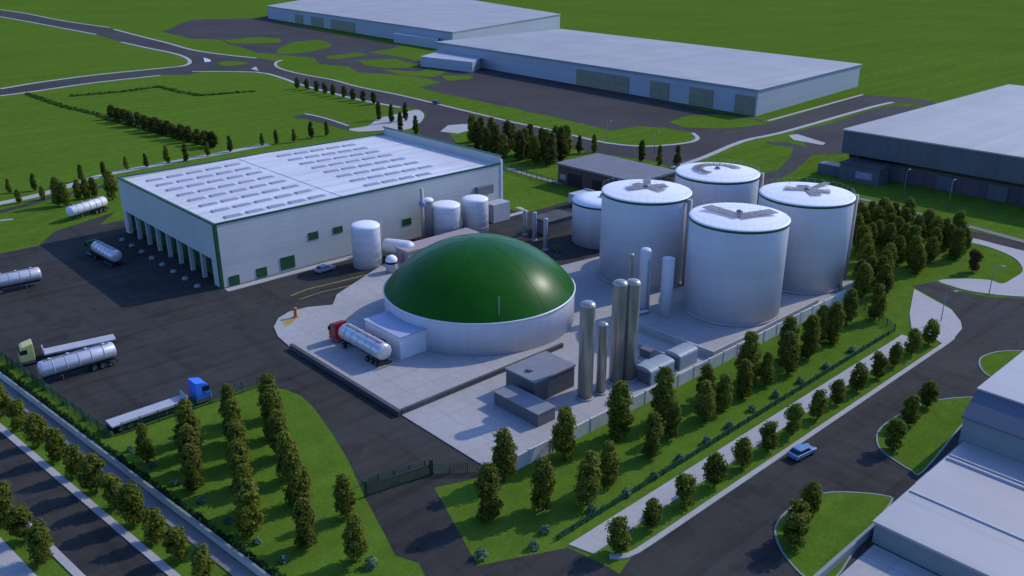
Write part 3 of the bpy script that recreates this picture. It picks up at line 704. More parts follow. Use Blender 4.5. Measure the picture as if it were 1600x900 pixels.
# low walls
t=thing('retaining_wall','low dark retaining wall along the yard edge of the apron','wall',(64.6,94.6,0))
MB().box(0,.5,0,31.6,0,.85).build('wall_body','dark_concrete',t); MB().box(-.05,.6,-.05,31.65,.85,.93).build('coping','dark_concrete',t)
t=thing('bund_wall','low dark bund wall crossing the apron below the dome','wall',(65.3,94.6,.16))
MB().box(0,34,0,.45,0,.7).build('wall_body','dark_concrete',t); MB().box(0,34.05,-.04,.49,.7,.76).build('coping','dark_concrete',t)
t=thing('perimeter_wall','pale concrete perimeter wall between the apron and the tree strip','wall',(66.2,72.6,0))
b=MB(); 
for k in range(22): b.box(k*4.05,k*4.05+4.0,0,.3,0,2.1)
b.build('wall_panel','pale_panel',t)
b=MB()
for k in range(23): b.box(k*4.05-.2,k*4.05+.15,-.06,.36,0,2.2)
b.build('pier','pale_panel',t)
p_=Vector((lx(30.25,175),175)); q_=Vector((lx(30.25,60),60)); d_=q_-p_
t=thing('boundary_wall','long pale low wall between the left pavement and the dark hedge','wall',(p_.x,p_.y,0),math.atan2(d_.y,d_.x))
for k in range(int(d_.length/5)):
    MB().box(k*5+.03,k*5+4.97,-.12,.12,0,1.05).build('wall_panel','pale_panel',t)
MB().box(0,d_.length,-.16,.16,1.05,1.12).build('coping','sidewall',t)
# bund round the near tank
t=thing('bund_wall','low concrete bund wall in front of the nearest large tank','wall',(114.5,74.5,.16))
MB().box(0,.4,0,19.5,0,1.3).build('wall_body','wall_concrete',t); MB().box(.4,34,0,.4,0,1.3).build('wall_body','wall_concrete',t)
t=thing('bund_wall','second bund wall between the stainless columns and the nearest tank','wall',(108.8,79,.16))
MB().box(0,.35,0,13,0,.8).build('wall_body','wall_concrete',t)

# ================================================================== COLUMNS, STACKS AND SMALL TANKS
def column(name,label,cat,x,y,r,h,m,z=.16,cap='dome',group=None,seg=28,capm=None,legs=False):
    t=thing(name,label,cat,(x,y,z),0,group)
    z0=0.9 if legs else 0.0
    MB().lathe([(r,z0),(r,h-r*.5)],seg=seg,cap1=False).build('shell',m,t)
    if cap=='dome':
        pr=[(r*math.cos(R(a)),h-r*.5+r*.5*math.sin(R(a))) for a in range(0,91,15)]; pr[-1]=(0,h)
        MB().lathe(pr,seg=seg,cap0=False).build('cap',capm or m,t)
    else:
        MB().lathe([(r+.05,h-r*.5),(r+.05,h-r*.4),(0,h)],seg=seg).build('cap',capm or m,t)
    b=MB()
    b.lathe([(r,h-r*.5-.16),(r+.03,h-r*.5-.16),(r+.03,h-r*.5),(r,h-r*.5)],seg=seg,cap0=False,cap1=False)
    b.build('rim',m,t)
    MB().lathe([(r+.2,0),(r+.2,.3)],seg=seg).build('base','wall_concrete',t)
    return t
gs='stainless columns beside the perimeter wall'
column('scrubber_column','front stainless column with rounded cap, standing nearest the grey plant block','column',88.9,79.9,1.15,16.0,'steel',group=gs)
column('scrubber_column','slim short stainless column between the two bigger ones','column',91.8,79.3,.75,12.0,'steel',group=gs)
column('scrubber_column','tall stainless column, left one of the touching pair','column',96.4,80.2,1.15,17.3,'steel',group=gs)
column('scrubber_column','tall stainless column, right one of the touching pair','column',98.5,79.4,1.15,17.1,'steel',group=gs)
column('exhaust_stack','thin olive exhaust pipe rising behind the stainless pair','exhaust stack',118.5,96.3,.45,12.2,'steel')
column('gas_cooler','slim blue-white column with rounded cap in front of the big tanks','column',122.0,95.8,1.0,12.6,'white')
column('gas_cooler','slim blue-white column with flat cap nearest the front tank','column',123.7,91.8,1.15,11.6,'white',cap='cone')
t=thing('gas_pipe','beige standing gas pipe with a white elbow at its foot','pipe',(121.8,94.4,.16))
b=MB(); b.tube((0,0,0),(0,0,10.5),.22,10); b.build('riser','beige',t)
b=MB(); b.tube((0,0,.5),(-2.6,.7,.5),.3,10); b.lathe([(.6,0),(.6,1.0),(0,1.2)],-2.6,.7,seg=12); b.build('elbow','white',t)
for k,(u,v,h) in enumerate(((820,367,6.2),(835,376,7.0),(852,391,7.6))):
    x,y=G(u,v)
    column('vent_column',['palest thin vent column, leftmost of three behind the dome','middle one of three thin vent columns behind the dome','rightmost thin vent column behind the dome, near the low tank'][k],'column',x,y,.5,h,'lightgrey',z=.02,group='thin vent columns behind the dome',seg=14)
# tanks by the warehouse
def vtank(label,x,y,r,h,leg=False,name='process_tank'):
    t=thing(name,label,'tank',(x,y,.021),0,'white process tanks along the warehouse wall')
    MB().lathe([(r,.0),(r,h-.5)],seg=36,cap1=False).build('shell','white',t)
    MB().lathe([(r,h-.5),(r-.08,h-.25),(r*.85,h-.05),(r*.4,h+.12),(0,h+.2)],seg=36,cap0=False).build('roof','tank_top',t)
    b=MB()
    for k in range(1,5): b.lathe([(r,h*k/5),(r+.03,h*k/5),(r+.03,h*k/5+.08),(r,h*k/5+.08)],seg=36,cap0=False,cap1=False)
    b.build('weld_band','lightgrey',t)
    b=MB(); a=R(-20)
    b.tube(((r+.2)*math.cos(a),(r+.2)*math.sin(a),0),((r+.2)*math.cos(a),(r+.2)*math.sin(a),h+.2),.14,8); b.build('downpipe','beige',t)
    return t
vtank('tall white process tank closest to the yard, clear of the others',98.3,152.6,3.1,9.4)
vtank('white process tank, left one of the adjoining pair behind the dome',122.4,155.4,3.4,8.6)
vtank('white process tank, right one of the adjoining pair behind the dome',130.3,154.2,3.15,8.8)
# tall beige stack and silo
column('silo','slim grey-beige silo with a white cap beside the flue pipe','silo',118.6,157.2,1.35,10.3,'beige',z=.021,capm='tank_top')
t=thing('flue_pipe','tall beige flue pipe with a blue collar against the warehouse wall','flue',(115.6,155.4,.021))
MB().tube((0,0,0),(0,0,13.4),.42,12).build('pipe','beige',t); MB().lathe([(.6,9.3),(.7,9.5),(.7,10.2),(.45,10.3)],seg=16).build('collar','blue_collar',t)
# horizontal tank
t=thing('horizontal_tank','grey horizontal pressure tank with rounded ends beside the tall white tank','tank',(105.9,151.8,.021),R(-62))
MB().hlathe([(0,-4),(.9,-3.8),(1.5,-3.3),(1.75,-2.6),(1.75,2.6),(1.5,3.3),(.9,3.8),(0,4)],z=2.5).build('vessel','white',t)
for x in (-2,2): MB().box(x-.3,x+.3,-1.4,1.4,0,1.4).build('saddle','wall_concrete',t)
t=thing('mixing_vessel','small white dome-topped vessel with a black band at the apron corner','vessel',(99.6,145.4,.16))
MB().lathe([(1.2,0),(1.2,1.9)],seg=24,cap1=False).build('shell','lightgrey',t); MB().lathe([(1.22,1.9),(1.22,2.4)],seg=24,cap0=False,cap1=False).build('band','black',t)
MB().lathe([(1.25,2.4),(1.25,2.8),(1.0,3.3),(.5,3.6),(0,3.7)],seg=24,cap0=False).build('cap','tank_top',t)
t=thing('pump_house','long low rose-grey pump house between dome and process tanks','pump house',(104.5,146.2,.021))
MB().box(0,20,0,4.4,0,3.0).build('wall','pink',t); MB().box(-.2,20.2,-.2,4.6,3.0,3.25).build('roof','pink',t)
MB().box(-.06,0,1.2,2.6,0,2.2).build('door','grey_metal',t)
# plant blocks
t=thing('engine_block_house','large grey plant block with flat roof and dark louvred sides','plant block',(81.8,83.6,.16))
MB().box(0,8.6,0,6.4,0,3.5).build('housing','plant_side',t); MB().box(-.15,8.75,-.15,6.55,3.5,3.8).build('roof','plant_top',t)
for k in range(1): MB().lathe([(.55,3.8),(.55,4.15),(.5,4.2)],2+k*2.3,3.2,seg=16).build('roof_fan','grey_metal',t)
t=thing('cooler_block','long low grey cooler block nearest the perimeter wall','plant block',(77.4,78.4,.16))
MB().box(0,3.5,0,9.4,0,2.0).build('housing','low_side',t); MB().box(-.08,3.58,-.08,9.48,2.0,2.15).build('roof','plant_top',t)
def container(label,x,y,l,w,h):
    t=thing('container',label,'container',(x,y,.16),0,'pale plant containers behind the perimeter wall')
    MB().box(0,l,0,w,0,h).build('body','container',t); 
    b=MB(); n=8
    for k in range(n):
        a=math.pi*k/n; a2=math.pi*(k+1)/n
        y0=w/2-w/2*math.cos(a); y1=w/2-w/2*math.cos(a2); z0=h+.55*math.sin(a); z1=h+.55*math.sin(a2)
        b.quad((-.1,y0,z0),(l+.1,y0,z0),(l+.1,y1,z1),(-.1,y1,z1))
    b.bm.faces.new([b.bm.verts.new((-.1,w/2-w/2*math.cos(math.pi*k/n),h+.55*math.sin(math.pi*k/n))) for k in range(n+1)])
    b.bm.faces.new([b.bm.verts.new((l+.1,w/2-w/2*math.cos(math.pi*k/n),h+.55*math.sin(math.pi*k/n))) for k in range(n+1)])
    b.build('roof','container_top',t)
    MB().box(-.06,-.001,.4,w-.4,.1,h-.3).build('door','low_side',t)
container('pale container with curved roof, nearer the stainless columns',99.2,75.4,5.8,3.3,2.3)
container('pale container with curved roof, nearer the front tank',106.9,75.6,4.6,3.2,2.3)
t=thing('skid_unit','dark pipe skid between stainless columns and pale containers','skid',(101.8,80.2,.16))
MB().box(0,5,0,2.6,0,.4).build('frame','low_side',t); 
b=MB()
for k in range(4): b.tube((.3,.4+k*.6,.9),(4.7,.4+k*.6,.9),.2,8)
b.build('pipe','lightgrey',t); MB().box(3.2,4.6,.2,2.4,1.1,2.3).build('cabinet','low_side',t)
# dark plant behind the dome
t=thing('compressor_house','dark grey compressor house on the ground behind the dome','plant house',(141.5,140.5,.02))
MB().box(0,9,0,5.5,0,3.2).build('wall','low_side',t); MB().box(-.2,9.2,-.2,5.7,3.2,3.5).build('roof','dark_concrete',t)

# ================================================================== VEHICLES
def wheel_into(t,x,y,r=.5,w=.32):
    o=MB(); prof=[(r*.55,-w/2),(r*.9,-w/2),(r,-w/2+.06),(r,w/2-.06),(r*.9,w/2),(r*.55,w/2)]
    # axis along y
    seg=18; rings=[]
    for rr,yy in prof: rings.append([o.bm.verts.new((rr*math.cos(2*math.pi*i/seg),yy,rr*math.sin(2*math.pi*i/seg))) for i in range(seg)])
    for a,c in zip(rings,rings[1:]):
        for i in range(seg): f=o.bm.faces.new((a[i],a[(i+1)%seg],c[(i+1)%seg],c[i])); f.smooth=True
    wh=o.build('wheel','black',t,(x,y,r))
    h=MB(); h.tube((0,-w/2+.05,0),(0,w/2-.05,0),r*.56,12); h.build('rim','grey_metal',wh)
def cab(t,x,m):
    """tractor cab, front towards +x from x"""
    b=MB()
    prof=[(0,.75),(2.2,.75),(2.3,1.5),(2.2,2.0),(1.95,3.05),(1.6,3.35),(0,3.75)]
    w=1.22
    L=[b.bm.verts.new((x+px,-w,pz)) for px,pz in prof]; Rr=[b.bm.verts.new((x+px,w,pz)) for px,pz in prof]
    b.bm.faces.new(L); b.bm.faces.new(Rr[::-1])
    for i in range(len(prof)):
        j=(i+1)%len(prof); b.bm.faces.new((L[i],Rr[i],Rr[j],L[j]))
    b.build('cab',m,t,bevel=.08)
    ws=MB(); ws.quad((x+2.215,-1.05,2.06),(x+2.215,1.05,2.06),(x+2.0,1.0,2.98),(x+2.0,-1.0,2.98)); ws.build('windscreen','glass',t)
    for s in (-1,1):
        g=MB(); g.quad((x+1.0,s*1.225,2.05),(x+1.95,s*1.225,2.05),(x+1.8,s*1.225,2.85),(x+1.0,s*1.225,2.85)); g.build('side_window','glass',t)
        MB().box(x+2.28,x+2.36,s*.95-.2,s*.95+.2,.95,1.15).build('headlight','white',t)
        MB().box(x+1.9,x+2.1,s*1.32-.1,s*1.32+.1,2.1,2.8).build('mirror','black',t)
    MB().box(x-.0,x+2.34,-1.2,1.2,.35,.72).build('bumper','grey_metal',t)
    MB().box(x-3.2,x+.2,-.45,.45,.6,.9).build('chassis','black',t)
    for xx,dual in ((x+1.1,0),(x-2.3,1)):
        for s in (-1,1): wheel_into(t,xx,s*(1.0),.5,.34 if not dual else .6)
def tank_body(t,x0,x1,r=1.36,zc=2.45,m='silver'):
    L=x1-x0
    b=MB(); b.hlathe([(0,x0-.15),(r*.6,x0-.08),(r*.9,x0+.1),(r,x0+.35),(r,x1-.35),(r*.9,x1-.1),(r*.6,x1+.08),(0,x1+.15)],z=zc,seg=28,sz=.95); b.build('tank',m,t)
    b=MB()
    n=6
    for k in range(1,n):
        xx=x0+L*k/n; b.hlathe([(r+.0,xx-.07),(r+.05,xx-.07),(r+.05,xx+.07),(r,xx+.07)],z=zc,seg=28,sz=.95)
    b.build('tank_band','lightgrey',t)
    MB().box(x0+.8,x1-.8,-.28,.28,zc+r*.95-.06,zc+r*.95+.05).build('catwalk','grey_metal',t)
    for k in range(4):
        xx=x0+L*(k+.6)/4.2
        MB().lathe([(.28,zc+r*.95+.05),(.28,zc+r*.95+.2),(0,zc+r*.95+.24)],xx,0,seg=12).build('manhole','lightgrey',t)
    MB().box(x0+.4,x1-.3,-.5,.5,.85,1.15).build('chassis','black',t)
def bogie(t,xs):
    for xx in xs:
        for s in (-1,1): wheel_into(t,xx,s*.95,.5,.5)
def legs(t,x):
    for s in (-1,1): MB().box(x-.08,x+.08,s*.8-.08,s*.8+.08,0,1.0).build('landing_leg','grey_metal',t)
def tank_trailer(label,p,rz,L=11.5,m='silver'):
    t=thing('tank_trailer',label,'trailer',(p[0],p[1],.021),rz)
    tank_body(t,-L/2,L/2,m=m); bogie(t,(-L/2+1.2,-L/2+2.5,-L/2+3.8)); legs(t,L/2-3.0)
    MB().box(-L/2-.05,-L/2+.15,-1.15,1.15,.5,.75).build('rear_bumper','black',t)
    return t
def flat_truck(label,pf,rz,m,L=11.5):
    t=thing('flatbed_truck',label,'truck',(pf[0],pf[1],.021),rz)
    # origin under the cab front
    cab(t,-2.3,m)
    x1=-3.6; x0=x1-L
    MB().box(x0,x1,-1.25,1.25,1.15,1.42).build('flatbed','lightgrey',t,bevel=.03)
    MB().box(x1-.15,x1,-1.25,1.25,1.42,2.2).build('headboard','lightgrey',t)
    MB().box(x0+.3,x1-1,-.5,.5,.8,1.15).build('trailer_chassis','black',t)
    bogie(t,(x0+1.2,x0+2.5,x0+3.8)); legs(t,x1-3.2)
    MB().box(x0-.04,x0+.1,-1.2,1.2,.5,.8).build('rear_bumper','black',t)
    return t
def heading(a,c): return math.atan2(c[1]-a[1],c[0]-a[0])
# red tanker lorry
rear=G(606,574); front=G(528,534)
t=thing('tanker_truck','red tanker lorry with polished silver tank parked below the dome','tanker',(72.6,124.6,.16),math.pi/2)
cab(t,-2.3,'red'); tank_body(t,-15.4,-3.4,r=1.5,zc=2.6); bogie(t,(-14.2,-12.9,-11.6)); MB().box(-15.6,-15.4,-1.2,1.2,.5,.9).build('rear_bumper','black',t)
# trailers and trucks in the yard
a=G(66,600); c=G(182,566)
tank_trailer('silver tank trailer parked beside the flatbed of the yellow truck',((a[0]+c[0])/2,(a[1]+c[1])/2),heading(c,a))
flat_truck('pale yellow truck with long empty flatbed, parked at the yard edge',G(32,570),heading(G(180,541),G(40,572)),'yellow',11.2)
flat_truck('bright blue truck with long empty flatbed beside the grove',G(326,622),heading(G(180,672),G(318,624)),'blue',11.2)
a=G(192,421); c=G(146,397)
t=thing('tanker_truck','silver tanker with dark green cab standing in the shadow of the warehouse','tanker',((a[0]+c[0])/2,(a[1]+c[1])/2,.021),heading(a,c))
tank_body(t,-5.2,4.9); bogie(t,(-4.2,-2.9,-1.6)); cab(t,5.6,'green_trim')
a=G(-22,462); c=G(56,446)
tank_trailer('silver tank trailer cut off by the left edge of the picture',((a[0]+c[0])/2,(a[1]+c[1])/2),heading(a,c),11.5)
a=G(110,346); c=G(166,328)
tank_trailer('white tank trailer parked by the grass behind the warehouse corner',((a[0]+c[0])/2,(a[1]+c[1])/2),heading(c,a),11.0,'white')

def car(label,p,rz,m):
    t=thing('car',label,'car',(p[0],p[1],.03),rz)
    b=MB(); w=.88
    prof=[(-2.15,.35),(2.15,.35),(2.2,.62),(2.05,.80),(1.15,.95),(-1.85,1.0),(-2.15,.9),(-2.2,.6)]
    L=[b.bm.verts.new((px,-w,pz)) for px,pz in prof]; Rr=[b.bm.verts.new((px,w,pz)) for px,pz in prof]
    b.bm.faces.new(L); b.bm.faces.new(Rr[::-1])
    for i in range(len(prof)):
        j=(i+1)%len(prof); b.bm.faces.new((L[i],Rr[i],Rr[j],L[j]))
    b.build('body',m,t,bevel=.08)
    def cabin(prof,wb,wt,name,mm,bev=0):
        b=MB(); n=len(prof)
        zs=[z for _,z in prof]; z0,z1=min(zs),max(zs)
        W=lambda z: wb+(wt-wb)*(z-z0)/(z1-z0)
        L=[b.bm.verts.new((x,-W(z),z)) for x,z in prof]; Rr=[b.bm.verts.new((x,W(z),z)) for x,z in prof]
        b.bm.faces.new(L); b.bm.faces.new(Rr[::-1])
        for i in range(n):
            j=(i+1)%n; b.bm.faces.new((L[i],Rr[i],Rr[j],L[j]))
        return b.build(name,mm,t,bevel=bev)
    cabin([(1.05,.94),(.35,1.40),(-1.25,1.42),(-1.85,.98)],.84,.66,'window_band','glass')
    cabin([(.42,1.385),(.32,1.46),(-1.22,1.48),(-1.38,1.37)],.70,.66,'roof',m,.03)
    for xx in (-1.35,1.35):
        for s in (-1,1): wheel_into(t,xx,s*.8,.33,.2)
    for s in (-1,1):
        MB().box(2.13,2.21,s*.6-.18,s*.6+.18,.62,.76).build('headlight','white',t); MB().box(-2.22,-2.14,s*.62-.16,s*.62+.16,.7,.86).build('tail_light','red',t)
car('light blue hatchback driving on the road beside the kerb',G(1252,712),heading(G(1232,722),G(1275,700)),'carblue')
car('silver grey car parked at the foot of the long warehouse wall',G(508,424),R(4),'cargrey')
car('dark car on the far road, beside the grass of the shed lot',G(682,162),heading(G(650,155),G(700,168)),'cardark')
def van(label,p,rz,m):
    t=thing('box_truck',label,'truck',(p[0],p[1],.03),rz)
    cab(t,1.2,m); MB().box(-4.6,.9,-1.25,1.25,1.0,3.4).build('cargo_box','lightgrey',t,bevel=.04); bogie(t,(-3.2,)); MB().box(-4.5,1,-.5,.5,.6,1.0).build('frame','black',t)
van('small grey box truck parked by the brown workshop',G(912,318),heading(G(880,322),G(935,308)),'cargrey')
t=thing('hydrant_post','orange post standing on the rounded corner of the apron','post',(G(462,497)[0],G(462,497)[1],.16))
MB().lathe([(.28,0),(.28,1.6),(.4,1.65),(.4,1.9),(0,2.1)],seg=14).build('post','orange',t); MB().box(-.5,.5,-.5,.5,0,.12).build('base','yellow_deep',t)

# ================================================================== BUILDING AT THE LOWER RIGHT
t=thing('stepped_building','pale flat-roofed building in the lower right corner, a taller sage block on it','building',(88.0,33.6,0))
MB().box(0,25.4,-60,0,0,2.7).build('low_wall','sidewall',t)
MB().box(-.25,25.4,-60,.25,2.7,3.0).build('low_roof','whiteroof',t)
MB().box(8.6,8.95,-60,0,3.0,3.18).build('roof_upstand','lightgrey',t)
MB().box(19.2,19.5,-60,0,3.0,3.3).build('roof_upstand','lightgrey',t); MB().box(20.3,20.5,-60,0,3.0,3.2).build('roof_upstand','lightgrey',t)
MB().box(25.5,46,-60,.9,0.0,6.4).build('upper_wall','sidewall',t)
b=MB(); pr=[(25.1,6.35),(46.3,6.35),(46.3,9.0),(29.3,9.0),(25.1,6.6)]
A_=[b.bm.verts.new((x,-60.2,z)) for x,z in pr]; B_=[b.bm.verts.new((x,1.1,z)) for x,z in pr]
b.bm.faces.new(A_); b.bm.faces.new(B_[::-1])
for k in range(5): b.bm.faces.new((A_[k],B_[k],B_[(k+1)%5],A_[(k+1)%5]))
b.build('sloping_roof','shaded_slope',t)
MB().box(29.2,46.4,-60.4,1.2,9.0,9.25).build('upper_roof','whiteroof',t)
MB().box(46.5,75,-60,.9,0,4.0).build('rear_wall','sidewall',t); MB().box(46.45,75.2,-60,1.1,4.0,4.3).build('rear_roof','whiteroof',t)
slab('concrete_yard', [(58,33.2),(87.7,33.2),(87.7,-30),(58,-30)], 0.0, 0.10, 'concrete')
t=thing('boundary_wall','low grey-green boundary wall between the verge and the concrete yard','wall',(66,34.2,0))
MB().box(0,28.5,0,.45,0,1.1).build('wall_body','sidewall',t)
t=thing('boundary_wall','low grey-green boundary wall behind the middle verge','wall',(102,34.6,0))
MB().box(0,30,0,.4,0,1.1).build('wall_body','sidewall',t)

# ================================================================== FENCES, GATE, LAMPS
def fence(label,p,q,h,name='mesh_fence',step=2.5,bar=.22,z=0.0,cat='fence'):
    p=Vector(p); q=Vector(q); d=q-p; L=d.length; t=thing(name,label,cat,(p.x,p.y,z),math.atan2(d.y,d.x))
    b=MB()
    for k in range(int(L/bar)): b.box(k*bar,k*bar+.04,-.015,.015,.08,h-.05)
    for zz in (.1,h*.5,h-.08): b.box(0,L,-.03,.03,zz,zz+.05)
    b.build('mesh_panel','green_mesh',t)
    n=max(1,round(L/step)); po=MB().box(-.05,.05,-.06,.06,0,h+.04).build('post','dark_green',t)
    for k in range(1,n+1):
        o=po.copy(); COL.objects.link(o); o.parent=t; o.location=(L*k/n,0,0)
    return t
fence('green mesh fence along the lower edge of the yard above the grove',(33.0,117.2),(56.5,117.2),1.9)
fence('green mesh fence along the left edge of the yard by the trucks',(lx(33.0,118),118),(lx(33.0,175),175),1.9)
fence('green mesh fence separating the plant tree strip from the footpath',(61.5,58.6),(148,59.2),.95)
fence('green mesh fence from the perimeter wall round to the corner pavement',(148,59.2),(159,76),1.5)
fence('green mesh fence behind the process plant, facing the back road',G(785,262),G(872,292),1.8)
gA=G(572,776); gB=G(674,742)
d=Vector(gB)-Vector(gA)
t=thing('sliding_gate','green sliding gate closing the drive into the yard','gate',(gA[0],gA[1],.02),math.atan2(d.y,d.x))
L=d.length; b=MB()
for k in range(int(L/.16)): b.box(k*.16,k*.16+.07,-.02,.02,.15,1.55)
b.build('bar_panel','green_trim',t)
b=MB(); b.box(0,L,-.05,.05,.06,.2); b.box(0,L,-.05,.05,1.5,1.62); b.build('gate_frame','green_trim',t)
for xx in (0,L): MB().box(xx-.18,xx+.18,-.2,.2,0,2.4).build('gate_post','green_trim',t)
fence('lower green barrier rail just inside the sliding gate',(gA[0]+1,gA[1]+2.4),(gB[0]+.5,gB[1]+2.0),1.0,'barrier_rail',bar=.3,z=.02,cat='barrier')
fence('short green fence linking gate post and perimeter wall',(gB[0]+.3,gB[1]),(66.0,73.6),1.6,bar=.25)

def lamp(p,h,label,rz=0):
    t=thing('street_lamp',label,'street lamp',(p[0],p[1],0),rz)
    MB().tube((0,0,0),(0,0,h),.09,8,.05).build('pole','grey_metal',t)
    MB().tube((0,0,h),(1.4,0,h+.15),.045,6).build('arm','grey_metal',t)
    MB().box(1.2,1.9,-.14,.14,h+.06,h+.2).build('lamp_head','lightgrey',t)
lamp(G(1470,502),6.0,'thin street lamp on the pale corner pavement by the junction',R(-60))
lamp(G(1545,460),6.0,'thin street lamp on the curved pavement beyond the junction',R(-60))
lamp(G(1410,312),8.0,'thin lamp pole on the grass in front of the dark hall',0)
lamp(G(1480,330),8.0,'second thin lamp pole before the dark hall, further from the tanks',0)
lamp(G(1022,240),7.5,'thin lamp pole beside the back road above the brown workshop',R(-90))
lamp(G(948,222),7.5,'thin lamp pole on the back road verge below the shed lot',R(-90))

# ================================================================== TREES
def crown_mesh(kind, seed, n):
    rnd=random.Random(seed); b=MB(); b.leafy=True
    if kind=='column': H,Rm,z0,leaf=7.6,1.6,0.7,.22
    elif kind=='round': H,Rm,z0,leaf=4.2,1.3,.7,.19
    elif kind=='cone': H,Rm,z0,leaf=8.6,1.8,.5,.27
    else: H,Rm,z0,leaf=7.4,2.0,.8,.26
    clumps=[]
    for k in range(60 if kind!='round' else 38):
        t=rnd.random(); a=rnd.uniform(0,2*math.pi)
        clumps.append((t,a,rnd.uniform(.35,1.0),rnd.uniform(.38,.62)))
    def radius(t):
        if kind=='cone': return Rm*min(1,t*5)*(1-t)**.75*1.25
        if kind=='column': return Rm*(math.sin(math.pi*min(1,t*.93+.07))**.45)*(1-.35*t)
        if kind=='round': return Rm*(math.sin(math.pi*min(.98,t*.92+.08))**.5)
        return Rm*(math.sin(math.pi*min(.99,t*.9+.1))**.55)*(1-.25*t)
    for i in range(n):
        t,a,rr,cr=clumps[rnd.randrange(len(clumps))]
        zc=z0+t*(H-z0); rc=radius(t)*rr*.78
        off=Vector((rnd.gauss(0,1),rnd.gauss(0,1),rnd.gauss(0,1.15))); off=off.normalized()*cr*Rm*.8*rnd.random()**.4
        c=Vector((rc*math.cos(a),rc*math.sin(a),zc))+off
        c.z=max(z0*.7,c.z)
        nrm=(off.normalized()*.45+Vector((c.x,c.y,(t-.45)*1.6))/max(Rm,.1)*.9+Vector((rnd.gauss(0,.4),rnd.gauss(0,.4),rnd.gauss(.15,.4)))).normalized()
        u=nrm.orthogonal().normalized(); w=nrm.cross(u); ang=rnd.uniform(0,6.3)
        u,w=u*math.cos(ang)+w*math.sin(ang), w*math.cos(ang)-u*math.sin(ang)
        s=leaf*rnd.uniform(.6,1.25)
        b.bm.faces.new([b.bm.verts.new(c+u*s), b.bm.verts.new(c+w*s*.6+nrm*s*.15), b.bm.verts.new(c-u*s), b.bm.verts.new(c-w*s*.6+nrm*s*.15)])
    return b,H
def trunk_mb(kind,seed):
    rnd=random.Random(seed+99); b=MB()
    H={'column':6.6,'round':3.4,'cone':8.0}.get(kind,6.2); r={'column':.17,'round':.12,'cone':.18}.get(kind,.18)
    pts=[Vector((0,0,-.05))]
    for k in range(1,6): pts.append(Vector((rnd.uniform(-.1,.1),rnd.uniform(-.1,.1),H*k/5)))
    for k in range(5): b.tube(pts[k],pts[k+1],r*(1-.17*k),7,r*(1-.17*(k+1)),caps=(k in (0,4)))
    for k in range(9):
        i=rnd.randrange(1,5); a=rnd.uniform(0,6.3); l=rnd.uniform(.5,1.1)*(.7 if kind=='round' else 1)
        p=pts[i]; b.tube(p,p+Vector((l*math.cos(a),l*math.sin(a),l*1.0)),.06,5,.02)
    return b
PROTO={}
def proto(kind,leaf,variant,n):
    key=(kind,leaf,variant)
    if key not in PROTO:
        cb,H=crown_mesh(kind,hash(kind)%7*0+variant*17+{'column':1,'round':2,'cone':3,'bushy':4}[kind]*101,n)
        co=cb.build('crown',leaf); to=trunk_mb(kind,variant*31+5).build('trunk','bark')
        PROTO[key]=(co.data,to.data)
        bpy.data.objects.remove(co); bpy.data.objects.remove(to)
    return PROTO[key]
NLEAF={'column':4600,'round':2300,'cone':3400,'bushy':4200}
TREE_N=0
def tree(x,y,kind,leaf,h,label,group,wide=1.0):
    global TREE_N
    v=TREE_N%4; TREE_N+=1
    cm,tm=proto(kind,leaf,v,NLEAF[kind])
    base={'column':7.6,'round':4.2,'cone':8.6,'bushy':7.4}[kind]
    t=thing('tree',label,'tree',(x,y,0),random.uniform(0,6.28),group)
    s=h/base; t.scale=(s*wide,s*wide,s)
    for nm,me in (('crown',cm),('trunk',tm)):
        o=bpy.data.objects.new(nm,me); COL.objects.link(o); o.parent=t
    return t
def row(pts,kind,leaf,h,fmt,group,wide=1.0,jit=.12):
    for k,(x,y) in enumerate(pts):
        lab=fmt%ORD[k] if '%s' in fmt else fmt
        tree(x,y,kind,leaf,h*random.uniform(1-jit,1+jit),lab,group,wide)
# street trees along the footpath
pts=[(64.9+k*6.33, 52.55+random.uniform(-.2,.2)+(.35*k/13)) for k in range(14)]
row(pts,'round','leaf_street',4.3,'round olive street tree, %s from the gate drive along the pale footpath','street trees between footpath and kerb',1.1)
# strip between perimeter wall and footpath, two rows
r1=GP([(787,752),(882,716),(966,684),(1034,660),(1100,630),(1168,598),(1228,562),(1280,536),(1322,508),(1366,500)])
row(r1,'column','leaf',7.5,'columnar olive tree, %s from the gate in the row under the perimeter wall','columnar trees of the wall row',1.25,.15)
r2=GP([(764,812),(848,797),(918,788),(950,758),(1018,714),(1050,684),(1100,658),(1128,642),(1160,622),(1196,602),(1230,584),(1262,560),(1300,536)])
row(r2,'column','leaf',6.5,'columnar olive tree, %s from the gate in the row nearer the footpath','columnar trees of the footpath row',1.25,.15)
# grove
g1=[(40.2,111.5),(39.2,107.6),(37.4,103.6),(35.6,99.6)]
g1=GP([(297,690),(298,712),(300,735),(305,765)])
g2=GP([(362,660),(368,690),(375,725),(380,762),(388,800),(394,835)])
g3=GP([(424,655),(430,685),(440,715),(452,750),(465,790),(480,855)])
for pts,nm in ((g1,'left'),(g2,'middle'),(g3,'right')):
    row(pts,'column','leaf',6.6,'columnar olive tree, %s from the yard in the '+nm+' line of the grove','columnar trees of the grove',1.3)
tree(*G(230,722),'column','leaf',5.6,'lone columnar tree just below the tail of the blue truck','columnar trees of the grove',1.15)
tree(*G(541,808),'column','leaf',5.8,'lone columnar tree beside the drive at the gate','columnar trees of the grove',1.2)
tree(*G(556,878),'column','leaf',6.0,'lone columnar tree beside the drive below the gate','columnar trees of the grove',1.2)
